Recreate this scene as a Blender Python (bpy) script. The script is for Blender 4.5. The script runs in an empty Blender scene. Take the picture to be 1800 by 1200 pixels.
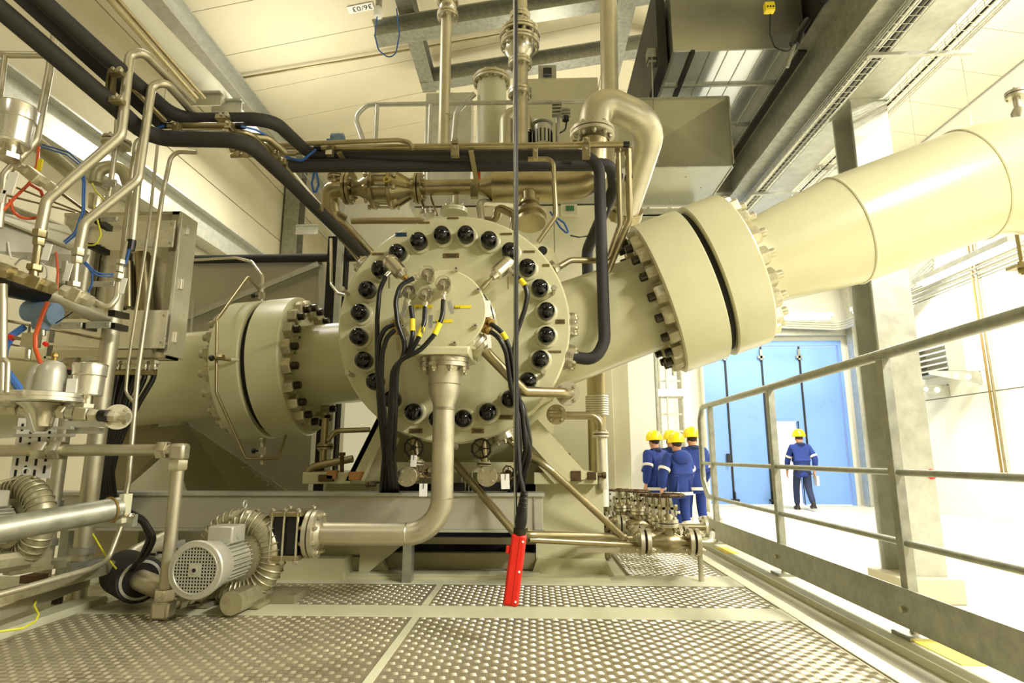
import bpy, math, random
from math import sin, cos, pi, radians, sqrt, atan2, tan
from mathutils import Vector, Matrix
V = Vector
rnd = random.Random(7)
S = bpy.context.scene
COL = S.collection

# ---------------------------------------------------------------- camera, world, added lights, exposure
YAW, PITCH = radians(2.2), radians(10.8)
cam_d = bpy.data.cameras.new('camera'); cam = bpy.data.objects.new('camera', cam_d); COL.objects.link(cam)
cam_d.lens = 21.0; cam_d.sensor_width = 36.0; cam_d.clip_start = .05; cam_d.clip_end = 200
cam.location = (0, 0, 1.3); cam.rotation_euler = (pi/2 + PITCH, 0, YAW)
S.camera = cam
S.view_settings.view_transform = 'Standard'; S.view_settings.look = 'None'
S.view_settings.gamma = 1.0; S.view_settings.use_curve_mapping = False
S.view_settings.exposure = -0.02

W = bpy.data.worlds.new('world'); S.world = W; W.use_nodes = True
W.node_tree.nodes['Background'].inputs[0].default_value = (1.0, .97, .90, 1)
W.node_tree.nodes['Background'].inputs[1].default_value = 1.6

def area(name, loc, size, size_y, power, color=(1, .97, .88), rot=(0, 0, 0)):
    l = bpy.data.lights.new(name, 'AREA'); l.shape = 'RECTANGLE'; l.size = size; l.size_y = size_y
    l.energy = power; l.color = color
    o = bpy.data.objects.new(name, l); COL.objects.link(o); o.location = loc; o.rotation_euler = rot
    return o
# area lights added to stand for the hall lamps (right aisle is the brightest), seen lamps are modelled further down
ADDED_LIGHTS = [(2.9, .3, 3.9, 400), (6.2, .5, 6.2, 430), (6.8, 4.5, 6.2, 560), (6.8, 9.0, 6.2, 560), (6.4, 13.2, 6.2, 480),  # first is a key light added near the camera for the cover disc
         (-2.8, -1.6, 5.4, 40), (-3.6, 5.0, 6.6, 80), (-4.2, 9.6, 6.6, 190), (1.0, 12.0, 6.4, 190)]
for i, (x, y, z, p) in enumerate(ADDED_LIGHTS):
    area('added_hall_light', (x, y, z), .35, 1.5, p)
    area('added_roof_uplight', (x, y, z+.12), .35, 1.5, p*(.22 if x > 4 else .3), rot=(pi, 0, 0))  # upward light added to brighten the roof

# ---------------------------------------------------------------- picture layout -> world points at a chosen real depth
F_, CX_, CY_ = 1050.0, 900.0, 600.0
c_r = V((cos(YAW), sin(YAW), 0)); c_f = V((-sin(YAW)*cos(PITCH), cos(YAW)*cos(PITCH), sin(PITCH))); c_u = c_r.cross(c_f)
CAM = V((0, 0, 1.3))
def ray(x, y): return c_f + c_r*((x-CX_)/F_) - c_u*((y-CY_)/F_)
def P(x, y, Y):
    d = ray(x, y); return CAM + d*(Y/d.y)
def PZ(x, y, Z):
    d = ray(x, y); return CAM + d*((Z-1.3)/d.z)
def PX(x, y, X):
    d = ray(x, y); return CAM + d*(X/d.x)
def RP(w, p): return w*.5*((V(p)-CAM).dot(c_f))/F_          # radius of a round thing that is w px wide at point p
def pts(*a): return [P(*q) for q in a]

# ---------------------------------------------------------------- materials
def lin(c):
    r = []
    for v in c:
        v /= 255.0
        r.append(v/12.92 if v <= .04045 else ((v+.055)/1.055)**2.4)
    return (r[0], r[1], r[2], 1)
def mat(name, col, rough=.5, metal=0, var=.08, vscale=3, bump=0, bscale=60, spec=None, emit=None, dirt=None, coat=0, stretch=None):
    m = bpy.data.materials.new(name); m.use_nodes = True; nt = m.node_tree; N = nt.nodes; L = nt.links
    b = N['Principled BSDF']; b.inputs['Roughness'].default_value = rough; b.inputs['Metallic'].default_value = metal
    c = lin(col)
    tc = N.new('ShaderNodeTexCoord'); mp = N.new('ShaderNodeMapping'); L.new(tc.outputs['Object'], mp.inputs[0])
    if stretch: mp.inputs['Scale'].default_value = stretch
    if var or dirt:
        n = N.new('ShaderNodeTexNoise'); n.inputs['Scale'].default_value = vscale; n.inputs['Detail'].default_value = 5
        n.inputs['Roughness'].default_value = .62
        L.new(mp.outputs[0], n.inputs['Vector'])
        r = N.new('ShaderNodeValToRGB'); r.color_ramp.elements[0].position = .3; r.color_ramp.elements[1].position = .7
        r.color_ramp.elements[0].color = tuple(max(0, x*(1-var*1.6)) for x in c[:3])+(1,)
        r.color_ramp.elements[1].color = tuple(min(1, x*(1+var)) for x in c[:3])+(1,)
        L.new(n.outputs[0], r.inputs[0]); out = r.outputs[0]
        if dirt:
            n2 = N.new('ShaderNodeTexNoise'); n2.inputs['Scale'].default_value = dirt[1]; n2.inputs['Detail'].default_value = 8
            n2.inputs['Roughness'].default_value = .7; L.new(mp.outputs[0], n2.inputs['Vector'])
            r2 = N.new('ShaderNodeValToRGB'); r2.color_ramp.elements[0].position = dirt[2]; r2.color_ramp.elements[1].position = dirt[2]+.14
            r2.color_ramp.elements[0].color = (0, 0, 0, 1); r2.color_ramp.elements[1].color = (dirt[3],)*3+(1,)
            L.new(n2.outputs[0], r2.inputs[0])
            mx = N.new('ShaderNodeMix'); mx.data_type = 'RGBA'; L.new(r2.outputs[0], mx.inputs[0])
            L.new(out, mx.inputs[6]); mx.inputs[7].default_value = lin(dirt[0]); out = mx.outputs[2]
        L.new(out, b.inputs['Base Color'])
        mr = N.new('ShaderNodeMapRange'); L.new(n.outputs[0], mr.inputs[0])
        mr.inputs[3].default_value = max(0, rough-.07); mr.inputs[4].default_value = min(1, rough+.1); L.new(mr.outputs[0], b.inputs['Roughness'])
    else:
        b.inputs['Base Color'].default_value = c
    if bump:
        n3 = N.new('ShaderNodeTexNoise'); n3.inputs['Scale'].default_value = bscale; n3.inputs['Detail'].default_value = 3
        L.new(mp.outputs[0], n3.inputs['Vector'])
        bp = N.new('ShaderNodeBump'); bp.inputs['Strength'].default_value = bump; bp.inputs['Distance'].default_value = .004
        L.new(n3.outputs[0], bp.inputs['Height']); L.new(bp.outputs[0], b.inputs['Normal'])
    if emit: b.inputs['Emission Color'].default_value = lin(emit[0]); b.inputs['Emission Strength'].default_value = emit[1]
    if coat: b.inputs['Coat Weight'].default_value = coat; b.inputs['Coat Roughness'].default_value = .12
    return m
M = {}
M['cream'] = mat('cream_machine_paint', (195, 191, 152), .30, var=.05, vscale=1.2, bump=.12, bscale=140, dirt=((120, 112, 70), 2.5, .63, .25), coat=.25)
M['cream2'] = mat('pale_cream_frame_paint', (196, 194, 164), .42, var=.05, vscale=2, bump=.08, dirt=((140, 128, 90), 5, .6, .35))
M['panel'] = mat('pale_panel_paint', (210, 207, 180), .5, var=.03, vscale=1)
M['greysheet'] = mat('grey_sheet_metal', (182, 178, 160), .42, metal=.35, var=.06, vscale=1.5, dirt=((130, 122, 95), 3, .62, .3))
M['darksheet'] = mat('dull_steel_sheet', (150, 142, 112), .45, metal=.5, var=.1, vscale=2)
M['steel'] = mat('stainless_steel', (205, 200, 182), .27, metal=1, var=.06, vscale=6, dirt=((150, 128, 84), 7, .62, .45))
M['steel2'] = mat('brushed_bright_stainless', (236, 233, 220), .24, metal=.82, var=.05, vscale=8)
M['bsteel'] = mat('heat_tinted_stainless_pipe', (164, 152, 116), .34, metal=.9, var=.12, vscale=5, dirt=((128, 108, 66), 4, .58, .5))
M['msteel'] = mat('matt_pickled_stainless_pipe', (196, 190, 166), .42, metal=.8, var=.08, vscale=7, dirt=((140, 124, 88), 6, .6, .45))
M['galv'] = mat('galvanized_steel', (164, 164, 150), .42, metal=.75, var=.16, vscale=14, bump=.1, bscale=90)
M['galvl'] = mat('light_galvanized_steel', (190, 190, 178), .4, metal=.6, var=.1, vscale=8)
M['ductm'] = mat('duct_sheet_steel', (178, 178, 160), .3, metal=.85, var=.08, vscale=2)
M['ductb'] = mat('brightened_duct_underside', (212, 214, 214), .14, metal=.9, var=.06, vscale=2)  # paler, smoother copy of the duct steel, paints in the underside's bright reflection
M['bolt'] = mat('dull_bolt_steel', (184, 177, 146), .36, metal=.65, var=.16, vscale=30, dirt=((120, 100, 66), 22, .6, .5))
M['dkbolt'] = mat('oiled_dark_stud', (62, 56, 44), .35, metal=.8, var=.2, vscale=40)
M['black'] = mat('gloss_black_cap', (7, 7, 7), .1, var=0)
M['rubber'] = mat('black_cable_sheath', (13, 12, 12), .32, var=.1, vscale=30)
M['foam'] = mat('black_foam_insulation', (40, 38, 34), .7, var=.12, vscale=9)
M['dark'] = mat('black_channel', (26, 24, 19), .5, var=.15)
M['void'] = mat('dark_gap', (20, 16, 12), .8, var=0)
M['cast'] = mat('cast_aluminium', (176, 170, 140), .4, metal=.65, var=.1, vscale=10, dirt=((120, 104, 66), 6, .55, .5))
M['motor'] = mat('grey_motor_paint', (190, 188, 172), .36, metal=.35, var=.05, vscale=5)
M['brass'] = mat('brass_gland', (170, 142, 84), .35, metal=.9, var=.1, vscale=30)
M['red'] = mat('red_pendant_plastic', (222, 34, 18), .35, var=.05, vscale=12)
M['yellow'] = mat('yellow_tag', (240, 216, 30), .5, var=.03)
M['white'] = mat('white_tag', (238, 236, 228), .5, var=.02)
M['bluec'] = mat('blue_cable', (46, 96, 170), .4, var=.04)
M['blue_dev'] = mat('blue_transmitter_paint', (112, 136, 160), .35, var=.05)
M['bluehose'] = mat('blue_hose', (70, 120, 200), .4, var=.05)
M['orange'] = mat('orange_cable', (206, 86, 40), .4, var=.05)
M['yg'] = mat('green_yellow_earth_wire', (206, 204, 40), .45, var=.1, vscale=20)
M['concrete'] = mat('pale_concrete', (194, 187, 160), .85, var=.06, vscale=.9, bump=.15, bscale=30, dirt=((176, 168, 134), 1.1, .58, .35))
M['concw'] = mat('white_painted_concrete', (222, 220, 206), .8, var=.03, vscale=.8, dirt=((204, 192, 150), .9, .66, .25))
M['roofp'] = mat('cream_roof_panel', (214, 205, 174), .8, var=.04, vscale=.6, dirt=((196, 184, 140), .8, .6, .3))
M['floor'] = mat('pale_hall_floor', (208, 204, 186), .45, var=.04, vscale=.7, dirt=((190, 180, 146), 1.5, .6, .25))
M['plate'] = mat('checker_plate_steel', (158, 149, 122), .45, metal=.55, var=.14, vscale=2.5, dirt=((118, 100, 72), 2.2, .54, .6))
M['tread'] = mat('worn_tread_bars', (204, 197, 172), .34, metal=.7, var=.12, vscale=3)
M['bluedoor'] = mat('blue_door_paint', (122, 164, 230), .28, var=.04, vscale=.6)
M['navy'] = mat('navy_jacket_cloth', (28, 52, 126), .85, var=.14, vscale=7, bump=.2, bscale=40)
M['navyd'] = mat('dark_trouser_cloth', (34, 44, 78), .85, var=.1, vscale=9)
M['helmet'] = mat('yellow_helmet', (250, 224, 12), .3, var=0)
M['skin'] = mat('skin', (206, 150, 116), .6, var=.05, vscale=20)
M['hair'] = mat('dark_hair', (54, 40, 30), .8, var=.2, vscale=60)
M['reflect'] = mat('silver_reflective_tape', (222, 218, 206), .4, var=.03)
M['shoe'] = mat('black_boot', (24, 22, 22), .5, var=0)
M['lamp'] = mat('lit_lamp_tube', (255, 250, 235), .4, var=0, emit=((255, 248, 226), 9))
M['plate_n'] = mat('etched_nameplate', (118, 100, 62), .4, metal=.6, var=.2, vscale=40)
M['plate_b'] = mat('blue_nameplate', (22, 62, 92), .4, metal=.2, var=.05)
M['ink'] = mat('black_ink', (24, 22, 20), .6, var=0)
M['green'] = mat('green_display', (60, 110, 80), .4, var=0)
M['rust'] = mat('rusty_jack_bolt', (88, 68, 44), .5, metal=.6, var=.25, vscale=20)
M['orangeb'] = mat('orange_shim_block', (170, 118, 56), .5, var=.1)
g = bpy.data.materials.new('clear_dome_plastic'); g.use_nodes = True
gb = g.node_tree.nodes['Principled BSDF']; gb.inputs['Transmission Weight'].default_value = 1; gb.inputs['Roughness'].default_value = .05
gb.inputs['IOR'].default_value = 1.12; gb.inputs['Base Color'].default_value = (.97, .97, .93, 1)
gn = g.node_tree.nodes.new('ShaderNodeTexNoise'); gn.inputs['Scale'].default_value = 20
gm = g.node_tree.nodes.new('ShaderNodeMapRange'); gm.inputs[3].default_value = .03; gm.inputs[4].default_value = .1
g.node_tree.links.new(gn.outputs[0], gm.inputs[0]); g.node_tree.links.new(gm.outputs[0], gb.inputs['Roughness'])
M['glass'] = g

# ---------------------------------------------------------------- objects
def tag(o, label=None, cat=None, group=None, kind=None):
    if label: o['label'] = label
    if cat: o['category'] = cat
    if group: o['group'] = group
    if kind: o['kind'] = kind
    return o
def T(name, label, cat, loc=(0, 0, 0), group=None):
    o = bpy.data.objects.new(name, None); COL.objects.link(o); o.location = loc; o.empty_display_size = .05
    return tag(o, label, cat, group)
def wloc(o):
    p = V((0, 0, 0))
    while o is not None: p = p + o.location; o = o.parent
    return p
def basis(d, hint=None):
    z = V(d).normalized()
    h = V(hint) if hint is not None else (V((0, 0, 1)) if abs(z.z) < .9 else V((0, 1, 0)))
    x = h.cross(z)
    if x.length < 1e-6: x = V((1, 0, 0)).cross(z)
    x.normalize(); y = z.cross(x)
    return x, y, z
def fillet(p, r, seg=5):
    p = [V(a) for a in p]; n = len(p)
    if n < 3: return p
    rr = r if isinstance(r, (list, tuple)) else [r]*n
    out = [p[0]]
    for i in range(1, n-1):
        a, b, c = p[i-1], p[i], p[i+1]
        u = (a-b); w = (c-b); lu, lw = u.length, w.length
        if lu < 1e-6 or lw < 1e-6: continue
        u /= lu; w /= lw
        ang = u.angle(w, pi)
        if ang > pi-.03 or rr[i] <= 0: out.append(b); continue
        t = rr[i]/tan(ang/2); t = min(t, lu*.49, lw*.49); R = t*tan(ang/2)
        bis = (u+w).normalized(); ctr = b+bis*(R/sin(ang/2)); s, e = b+u*t, b+w*t
        v0, v1 = s-ctr, e-ctr; th = v0.angle(v1, 0); ax = v0.cross(v1)
        if ax.length < 1e-12: out.append(b); continue
        ax.normalize(); k = max(2, int(seg*th/(pi/2))+1)
        for j in range(k+1): out.append(ctr + Matrix.Rotation(th*j/k, 3, ax) @ v0)
    out.append(p[-1]); return out
class MB:
    def __init__(s): s.v = []; s.f = []
    def add(s, vs, fs):
        o = len(s.v); s.v += [V(a) for a in vs]; s.f += [tuple(i+o for i in q) for q in fs]; return s
    def bx(s, x0, x1, y0, y1, z0, z1):
        return s.add([(x0,y0,z0),(x1,y0,z0),(x1,y1,z0),(x0,y1,z0),(x0,y0,z1),(x1,y0,z1),(x1,y1,z1),(x0,y1,z1)],
                     [(0,3,2,1),(4,5,6,7),(0,1,5,4),(1,2,6,5),(2,3,7,6),(3,0,4,7)])
    def box(s, c, sz, fr=None):
        x, y, z = fr if fr else (V((1,0,0)), V((0,1,0)), V((0,0,1)))
        c = V(c); h = [a*.5 for a in sz]
        vs = [c+x*(h[0]*i)+y*(h[1]*j)+z*(h[2]*k) for k in (-1,1) for (i,j) in ((-1,-1),(1,-1),(1,1),(-1,1))]
        return s.add(vs, [(0,3,2,1),(4,5,6,7),(0,1,5,4),(1,2,6,5),(2,3,7,6),(3,0,4,7)])
    def bar(s, a, b, w, h, hint=None):            # rectangular bar from a to b
        a, b = V(a), V(b); x, y, z = basis(b-a, hint)
        return s.box((a+b)/2, (w, h, (b-a).length), (x, y, z))
    def lathe(s, p0, d, prof, n=24, cap=True, ph=0):
        p0 = V(p0); x, y, z = basis(d); vs = []; fs = []; k = len(prof)
        for (t, r) in prof:
            for i in range(n):
                a = 2*pi*i/n+ph; vs.append(p0+z*t+(x*cos(a)+y*sin(a))*max(r, 1e-5))
        for j in range(k-1):
            for i in range(n):
                a, b = j*n+i, j*n+(i+1) % n; fs.append((a, b, b+n, a+n))
        if cap: fs.append(tuple(range(n-1, -1, -1))); fs.append(tuple((k-1)*n+i for i in range(n)))
        return s.add(vs, fs)
    def cyl(s, a, b, r, n=16, r2=None, cap=True):
        a, b = V(a), V(b); return s.lathe(a, b-a, [(0, r), ((b-a).length, r if r2 is None else r2)], n, cap)
    def tube(s, p, r, n=10, bend=0, seg=5, cap=True):
        p = fillet(p, bend, seg) if bend else [V(a) for a in p]
        q = [p[0]]
        for a in p[1:]:
            if (a-q[-1]).length > 1e-5: q.append(a)
        p = q; k = len(p)
        if k < 2: return s
        rs = r if isinstance(r, (list, tuple)) and len(r) == k else [r if not isinstance(r, (list, tuple)) else r[0]]*k
        tg = []
        for i in range(k):
            t = (p[min(i+1, k-1)]-p[i]).normalized() if i < k-1 else V((0,0,0))
            u = (p[i]-p[i-1]).normalized() if i > 0 else V((0,0,0))
            w = t+u; tg.append(w.normalized() if w.length > 1e-6 else (t if i < k-1 else u))
        x, y, z = basis(tg[0]); vs = []; fs = []
        for i in range(k):
            if i:
                q = tg[i-1].rotation_difference(tg[i]); x = q @ x; x = (x-tg[i]*x.dot(tg[i])).normalized(); y = tg[i].cross(x)
            for j in range(n):
                a = 2*pi*j/n; vs.append(p[i]+(x*cos(a)+y*sin(a))*rs[i])
        for i in range(k-1):
            for j in range(n):
                a, b = i*n+j, i*n+(j+1) % n; fs.append((a, b, b+n, a+n))
        if cap: fs.append(tuple(range(n-1, -1, -1))); fs.append(tuple((k-1)*n+i for i in range(n)))
        return s.add(vs, fs)
    def nut(s, p, d, af, h, chamf=True):
        r = af/sqrt(3); pr = [(0, r), (h*.85, r), (h, r*.86)] if chamf else [(0, r), (h, r)]
        return s.lathe(p, d, pr, 6)
    def sph(s, c, r, n=16, m=10, sc=(1, 1, 1), fr=None):
        c = V(c); x, y, z = fr if fr else (V((1,0,0)), V((0,1,0)), V((0,0,1))); vs = []; fs = []
        for j in range(m+1):
            th = pi*j/m
            for i in range(n):
                a = 2*pi*i/n
                rr = max(sin(th), 1e-4)
                vs.append(c+x*(r*sc[0]*rr*cos(a))+y*(r*sc[1]*rr*sin(a))+z*(r*sc[2]*cos(th)))
        for j in range(m):
            for i in range(n):
                a, b = j*n+i, j*n+(i+1) % n; fs.append((a, a+n, b+n, b))
        return s.add(vs, fs)
    def torus(s, c, d, R, r, n=28, m=8, a0=0, a1=2*pi):
        x, y, z = basis(d); c = V(c); full = abs(a1-a0-2*pi) < 1e-6; k = n if full else n+1; vs = []; fs = []
        for i in range(k):
            a = a0+(a1-a0)*i/n; e = x*cos(a)+y*sin(a)
            for j in range(m):
                b = 2*pi*j/m; vs.append(c+e*(R+r*cos(b))+z*(r*sin(b)))
        for i in range(n):
            i2 = (i+1) % k
            for j in range(m):
                fs.append((i*m+j, i2*m+j, i2*m+(j+1) % m, i*m+(j+1) % m))
        if not full: fs.append(tuple(range(m-1, -1, -1))); fs.append(tuple((k-1)*m+j for j in range(m)))
        return s.add(vs, fs)
    def prism(s, poly, h, fr=None, o=(0, 0, 0)):     # poly in the frame's x,y; extruded h along z
        x, y, z = fr if fr else (V((1,0,0)), V((0,1,0)), V((0,0,1))); o = V(o); n = len(poly)
        vs = [o+x*a+y*b for a, b in poly]+[o+x*a+y*b+z*h for a, b in poly]
        fs = [tuple(range(n-1, -1, -1)), tuple(range(n, 2*n))]+[(i, (i+1) % n, (i+1) % n+n, i+n) for i in range(n)]
        return s.add(vs, fs)
    def slab(s, q, th, n=None):                      # world polygon q given thickness th along -n
        q = [V(a) for a in q]; nn = V(n).normalized() if n is not None else (q[1]-q[0]).cross(q[2]-q[0]).normalized()
        k = len(q); vs = q+[a-nn*th for a in q]
        fs = [tuple(range(k)), tuple(range(2*k-1, k-1, -1))]+[(i, i+k, (i+1) % k+k, (i+1) % k) for i in range(k)]
        return s.add(vs, fs)
    def mesh(s, name, m, off=V((0, 0, 0)), smooth=True):
        me = bpy.data.meshes.new(name); me.from_pydata([tuple(a-off) for a in s.v], [], s.f)
        me.materials.append(M[m] if isinstance(m, str) else m)
        if smooth:
            me.polygons.foreach_set('use_smooth', [True]*len(me.polygons)); me.set_sharp_from_angle(angle=radians(38))
        me.update(); return me
    def out(s, name, m, parent=None, label=None, cat=None, group=None, kind=None, smooth=True, bevel=0):
        if parent is None and s.v:
            xs = [a.x for a in s.v]; ys = [a.y for a in s.v]; zs = [a.z for a in s.v]
            off = V(((min(xs)+max(xs))/2, (min(ys)+max(ys))/2, min(zs)))
        else: off = wloc(parent) if parent else V((0, 0, 0))
        o = bpy.data.objects.new(name, s.mesh(name, m, off, smooth)); COL.objects.link(o)
        if parent: o.parent = parent
        else: o.location = off
        if bevel:
            b = o.modifiers.new('bevel', 'BEVEL'); b.width = bevel; b.segments = 2; b.limit_method = 'ANGLE'
        return tag(o, label, cat, group, kind)
def inst(me, name, p, d, parent, roll=0, label=None):   # shared mesh whose local +z turns to d
    o = bpy.data.objects.new(name, me); COL.objects.link(o); o.parent = parent
    o.location = V(p)-wloc(parent)
    x, y, z = basis(d); R = Matrix((x, y, z)).transposed().to_4x4()
    o.rotation_euler = (R @ Matrix.Rotation(roll, 4, 'Z')).to_euler()
    if label: o['label'] = label
    return o
_bolts = {}
def bolt_mesh(af, h, m='bolt', stud=0):
    k = (round(af, 4), round(h, 4), m, round(stud, 4))
    if k not in _bolts:
        b = MB().nut((0, 0, 0), (0, 0, 1), af, h)
        if stud: b.cyl((0, 0, h*.9), (0, 0, h+stud), af*.32, 8)
        _bolts[k] = b.mesh('bolt', m)
    return _bolts[k]
def ring(parent, c, d, R, n, af, h, m='bolt', stud=0, name='bolt', both=0, ph=0):
    me = bolt_mesh(af, h, m, stud); x, y, z = basis(d)
    for i in range(n):
        a = 2*pi*(i+.5)/n+ph; q = V(c)+(x*cos(a)+y*sin(a))*R
        inst(me, name, q, z, parent, a)
        if both: inst(me, name, q-z*both, -z, parent, a)
def flange_pair(parent, c, d, R, th, n, m='steel', boltm='steel', gap=.006, pcd=.8, af=None, hub=None):
    """two discs with a dark gasket between; c = middle of joint"""
    z = V(d).normalized(); c = V(c); af = af or R*.2
    for s in (-1, 1):
        pr = [(0, R*.97), (th*.08, R), (th*.92, R), (th, R*.97)]
        b = MB().lathe(c+z*(s*gap/2), z*s, pr, 28)
        if hub: b.lathe(c+z*(s*(gap/2+th)), z*s, [(0, hub*1.35), (th*.8, hub*1.03)], 20)
        b.out('flange', m, parent)
    MB().cyl(c-z*gap*.5, c+z*gap*.5, R*.86, 20).out('gasket', 'void', parent)
    ring(parent, c+z*(gap/2+th), z, R*pcd, n, af, af*.6, boltm, stud=af*.3, both=gap+2*th)
def pipe(name, label, cat, p, r, m, n=12, bend=None, group=None, parent=None, seg=6):
    b = MB().tube(p, r, n, bend if bend is not None else r*2.5, seg)
    return b.out(name, m, parent, label, cat, group)
_fonts = {}
def text(s, p, x, y, h, m, parent, name='lettering', ext=.0006):
    """flat lettering: baseline-left at p, running along x, upright along y"""
    c = bpy.data.curves.new('txt', 'FONT'); c.body = s; c.size = h; c.extrude = ext; c.resolution_u = 2
    t = bpy.data.objects.new('txt', c); COL.objects.link(t)
    me = bpy.data.meshes.new_from_object(t); bpy.data.objects.remove(t)
    x = V(x).normalized(); y = V(y).normalized(); z = x.cross(y)
    me.materials.clear(); me.materials.append(M[m])
    o = bpy.data.objects.new(name, me); COL.objects.link(o)
    o.matrix_local = Matrix.Translation(V(p)-(wloc(parent) if parent else V((0,0,0)))) @ Matrix((x, y, z)).transposed().to_4x4()
    if parent: o.parent = parent
    return o
# ================================================================ THE SETTING
def roof_z(x): return 8.6+.195*(x+6) if x < 1.6 else 10.08-.195*(x-1.6)
fl = MB().bx(-6.0, 9.2, -6, 16.7, -.12, 0).out('floor', 'floor', kind='structure', smooth=False)
# left wall: concrete planks with open joints on a backing
wl = MB().bx(-6.3, -6.06, -6, 16.7, 0, 8.62).out('wall_left', 'concrete', kind='structure', smooth=False)
zs = [0, 1.3, 2.55, 3.8, 5.05, 6.28, 7.45, 8.55]
for i in range(7):
    for j, (a, b) in enumerate(((-6, 1.0), (1.0, 8.6), (8.6, 16.7))):
        MB().bx(-6.08, -6.0-.004*((i+j) % 2), a+.01, b-.01, zs[i]+.012, zs[i+1]-.012).out('concrete_panel', 'concrete', wl, smooth=False)
wr = MB().bx(9.26, 9.5, -6, 16.7, 0, 8.62).out('wall_right', 'concw', kind='structure', smooth=False)
zr = [0, 2.57, 4.9, 6.9, 8.55]
for i in range(4):
    for (a, b) in ((-6, 2.2), (2.2, 9.5), (9.5, 16.7)):
        MB().bx(9.2, 9.28, a+.008, b-.008, zr[i]+.012, zr[i+1]-.012).out('concrete_panel', 'concw', wr, smooth=False)
MB().bx(9.17, 9.2, -6, 16.7, 0, .22).out('baseboard_right', 'concw', kind='structure', smooth=False)
# back wall with the gate opening X 4.2..8.5, Z 0..4.4
wb = MB()
for q in ((-6, 4.12, 0, 10.2), (8.5, 9.2, 0, 8.7), (4.12, 8.5, 4.42, 9.6)): wb.bx(q[0], q[1], 16.7, 16.95, q[2], q[3])
wb.out('wall_back', 'concw', kind='structure', smooth=False)
MB().bx(-6, 9.2, -6.2, -6.0, 0, 10).out('wall_front', 'darksheet', kind='structure', smooth=False)  # unseen hall wall, given dark sheet so the metals reflect darker
# roof: backing slab per pitch, planks below it
ce = MB()
for (xa, xb) in ((-6.3, 1.6), (1.6, 9.5)):
    za, zb = roof_z(max(xa, -6.3))+.1, roof_z(xb)+.1
    ce.add([(xa, -6, za), (xb, -6, zb), (xb, 17, zb), (xa, 17, za), (xa, -6, za+.15), (xb, -6, zb+.15), (xb, 17, zb+.15), (xa, 17, za+.15)],
           [(0,3,2,1), (4,5,6,7), (0,1,5,4), (1,2,6,5), (2,3,7,6), (3,0,4,7)])
ceil = ce.out('ceiling', 'roofp', kind='structure', smooth=False)
y = 8.66-1.12*6
while y < 16.7:
    for (xa, xb) in ((-6.0, 1.59), (1.61, 9.2)):
        za, zb = roof_z(xa), roof_z(xb); y1 = min(y+1.12, 16.7)-.014
        MB().add([(xa, y, za), (xb, y, zb), (xb, y1, zb), (xa, y1, za), (xa, y, za+.09), (xb, y, zb+.09), (xb, y1, zb+.09), (xa, y1, za+.09)],
                 [(0,3,2,1), (4,5,6,7), (0,1,5,4), (1,2,6,5), (2,3,7,6), (3,0,4,7)]).out('roof_panel', 'roofp', ceil, smooth=False)
    y += 1.12
# blue folding gate with an open wicket door
dr = MB().bx(4.12, 8.5, 16.66, 16.78, 4.3, 4.44).bx(4.12, 4.17, 16.66, 16.8, 0, 4.3).bx(8.42, 8.5, 16.66, 16.8, 0, 4.3).out('door_1', 'bluedoor', kind='structure', smooth=False)
xs = [P(x_, 800, 16.7).x for x_ in (1219, 1286, 1352, 1421, 1489)]
wx0, wx1, wz = PX(1360, 748, 1).x, 0, 2.22
wa, wb_ = P(1362, 800, 16.7).x, P(1409, 800, 16.7).x
for i in range(4):
    a, b = xs[i]+.012, xs[i+1]-.012
    m_ = MB()
    if a < wa < b: m_.bx(a, wa, 16.7, 16.76, .02, 4.28).bx(wa, wb_, 16.7, 16.76, wz, 4.28).bx(wb_, b, 16.7, 16.76, .02, 4.28)
    else: m_.bx(a, b, 16.7, 16.76, .02, 4.28)
    m_.out('door_leaf', 'bluedoor', dr, smooth=False)
    MB().bx(xs[i+1]-.035, xs[i+1]+.012, 16.67, 16.7, .02, 4.28).out('seal_strip', 'ink', dr, smooth=False) if i < 3 else None
    MB().bx(xs[i+1]-.12, xs[i+1]+.05, 16.62, 16.68, 3.95, 4.02).bx(xs[i+1]-.06, xs[i+1], 16.62, 16.68, 3.9, 4.2).out('door_hinge', 'galv', dr, smooth=False) if i < 3 else None
    if i in (0, 1): MB().bx(xs[i+1]-.1, xs[i+1]+.1, 16.58, 16.67, .1, .16).bx(xs[i+1]-.015, xs[i+1]+.015, 16.6, 16.67, .05, .35).out('floor_bolt', 'ink', dr, smooth=False)
MB().bx(5.17, 5.24, 16.6, 16.67, 1.05, 1.35).out('door_handle', 'ink', dr, smooth=False)
# opened wicket leaf swung outwards, its frame
MB().bx(wa-.03, wa, 16.68, 16.8, 0, wz+.03).bx(wb_, wb_+.03, 16.68, 16.8, 0, wz+.03).bx(wa, wb_, 16.68, 16.8, wz, wz+.03).out('door_frame', 'bluedoor', dr, smooth=False)
MB().bx(wb_+.06, wb_+.84, 16.98, 17.03, .02, wz).out('wicket_door', 'bluedoor', dr, smooth=False)

def ibeam(b, a, c, h, w, t=.02, hint=(0, 0, 1)):
    a, c = V(a), V(c); x, y, z = basis(c-a, hint); L = (c-a).length; m = (a+c)/2   # y = up when hint is z
    b.box(m, (t, h, L), (x, y, z)); b.box(m+y*(h/2), (w, t*1.3, L), (x, y, z)); b.box(m-y*(h/2), (w, t*1.3, L), (x, y, z))
    return b
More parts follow.
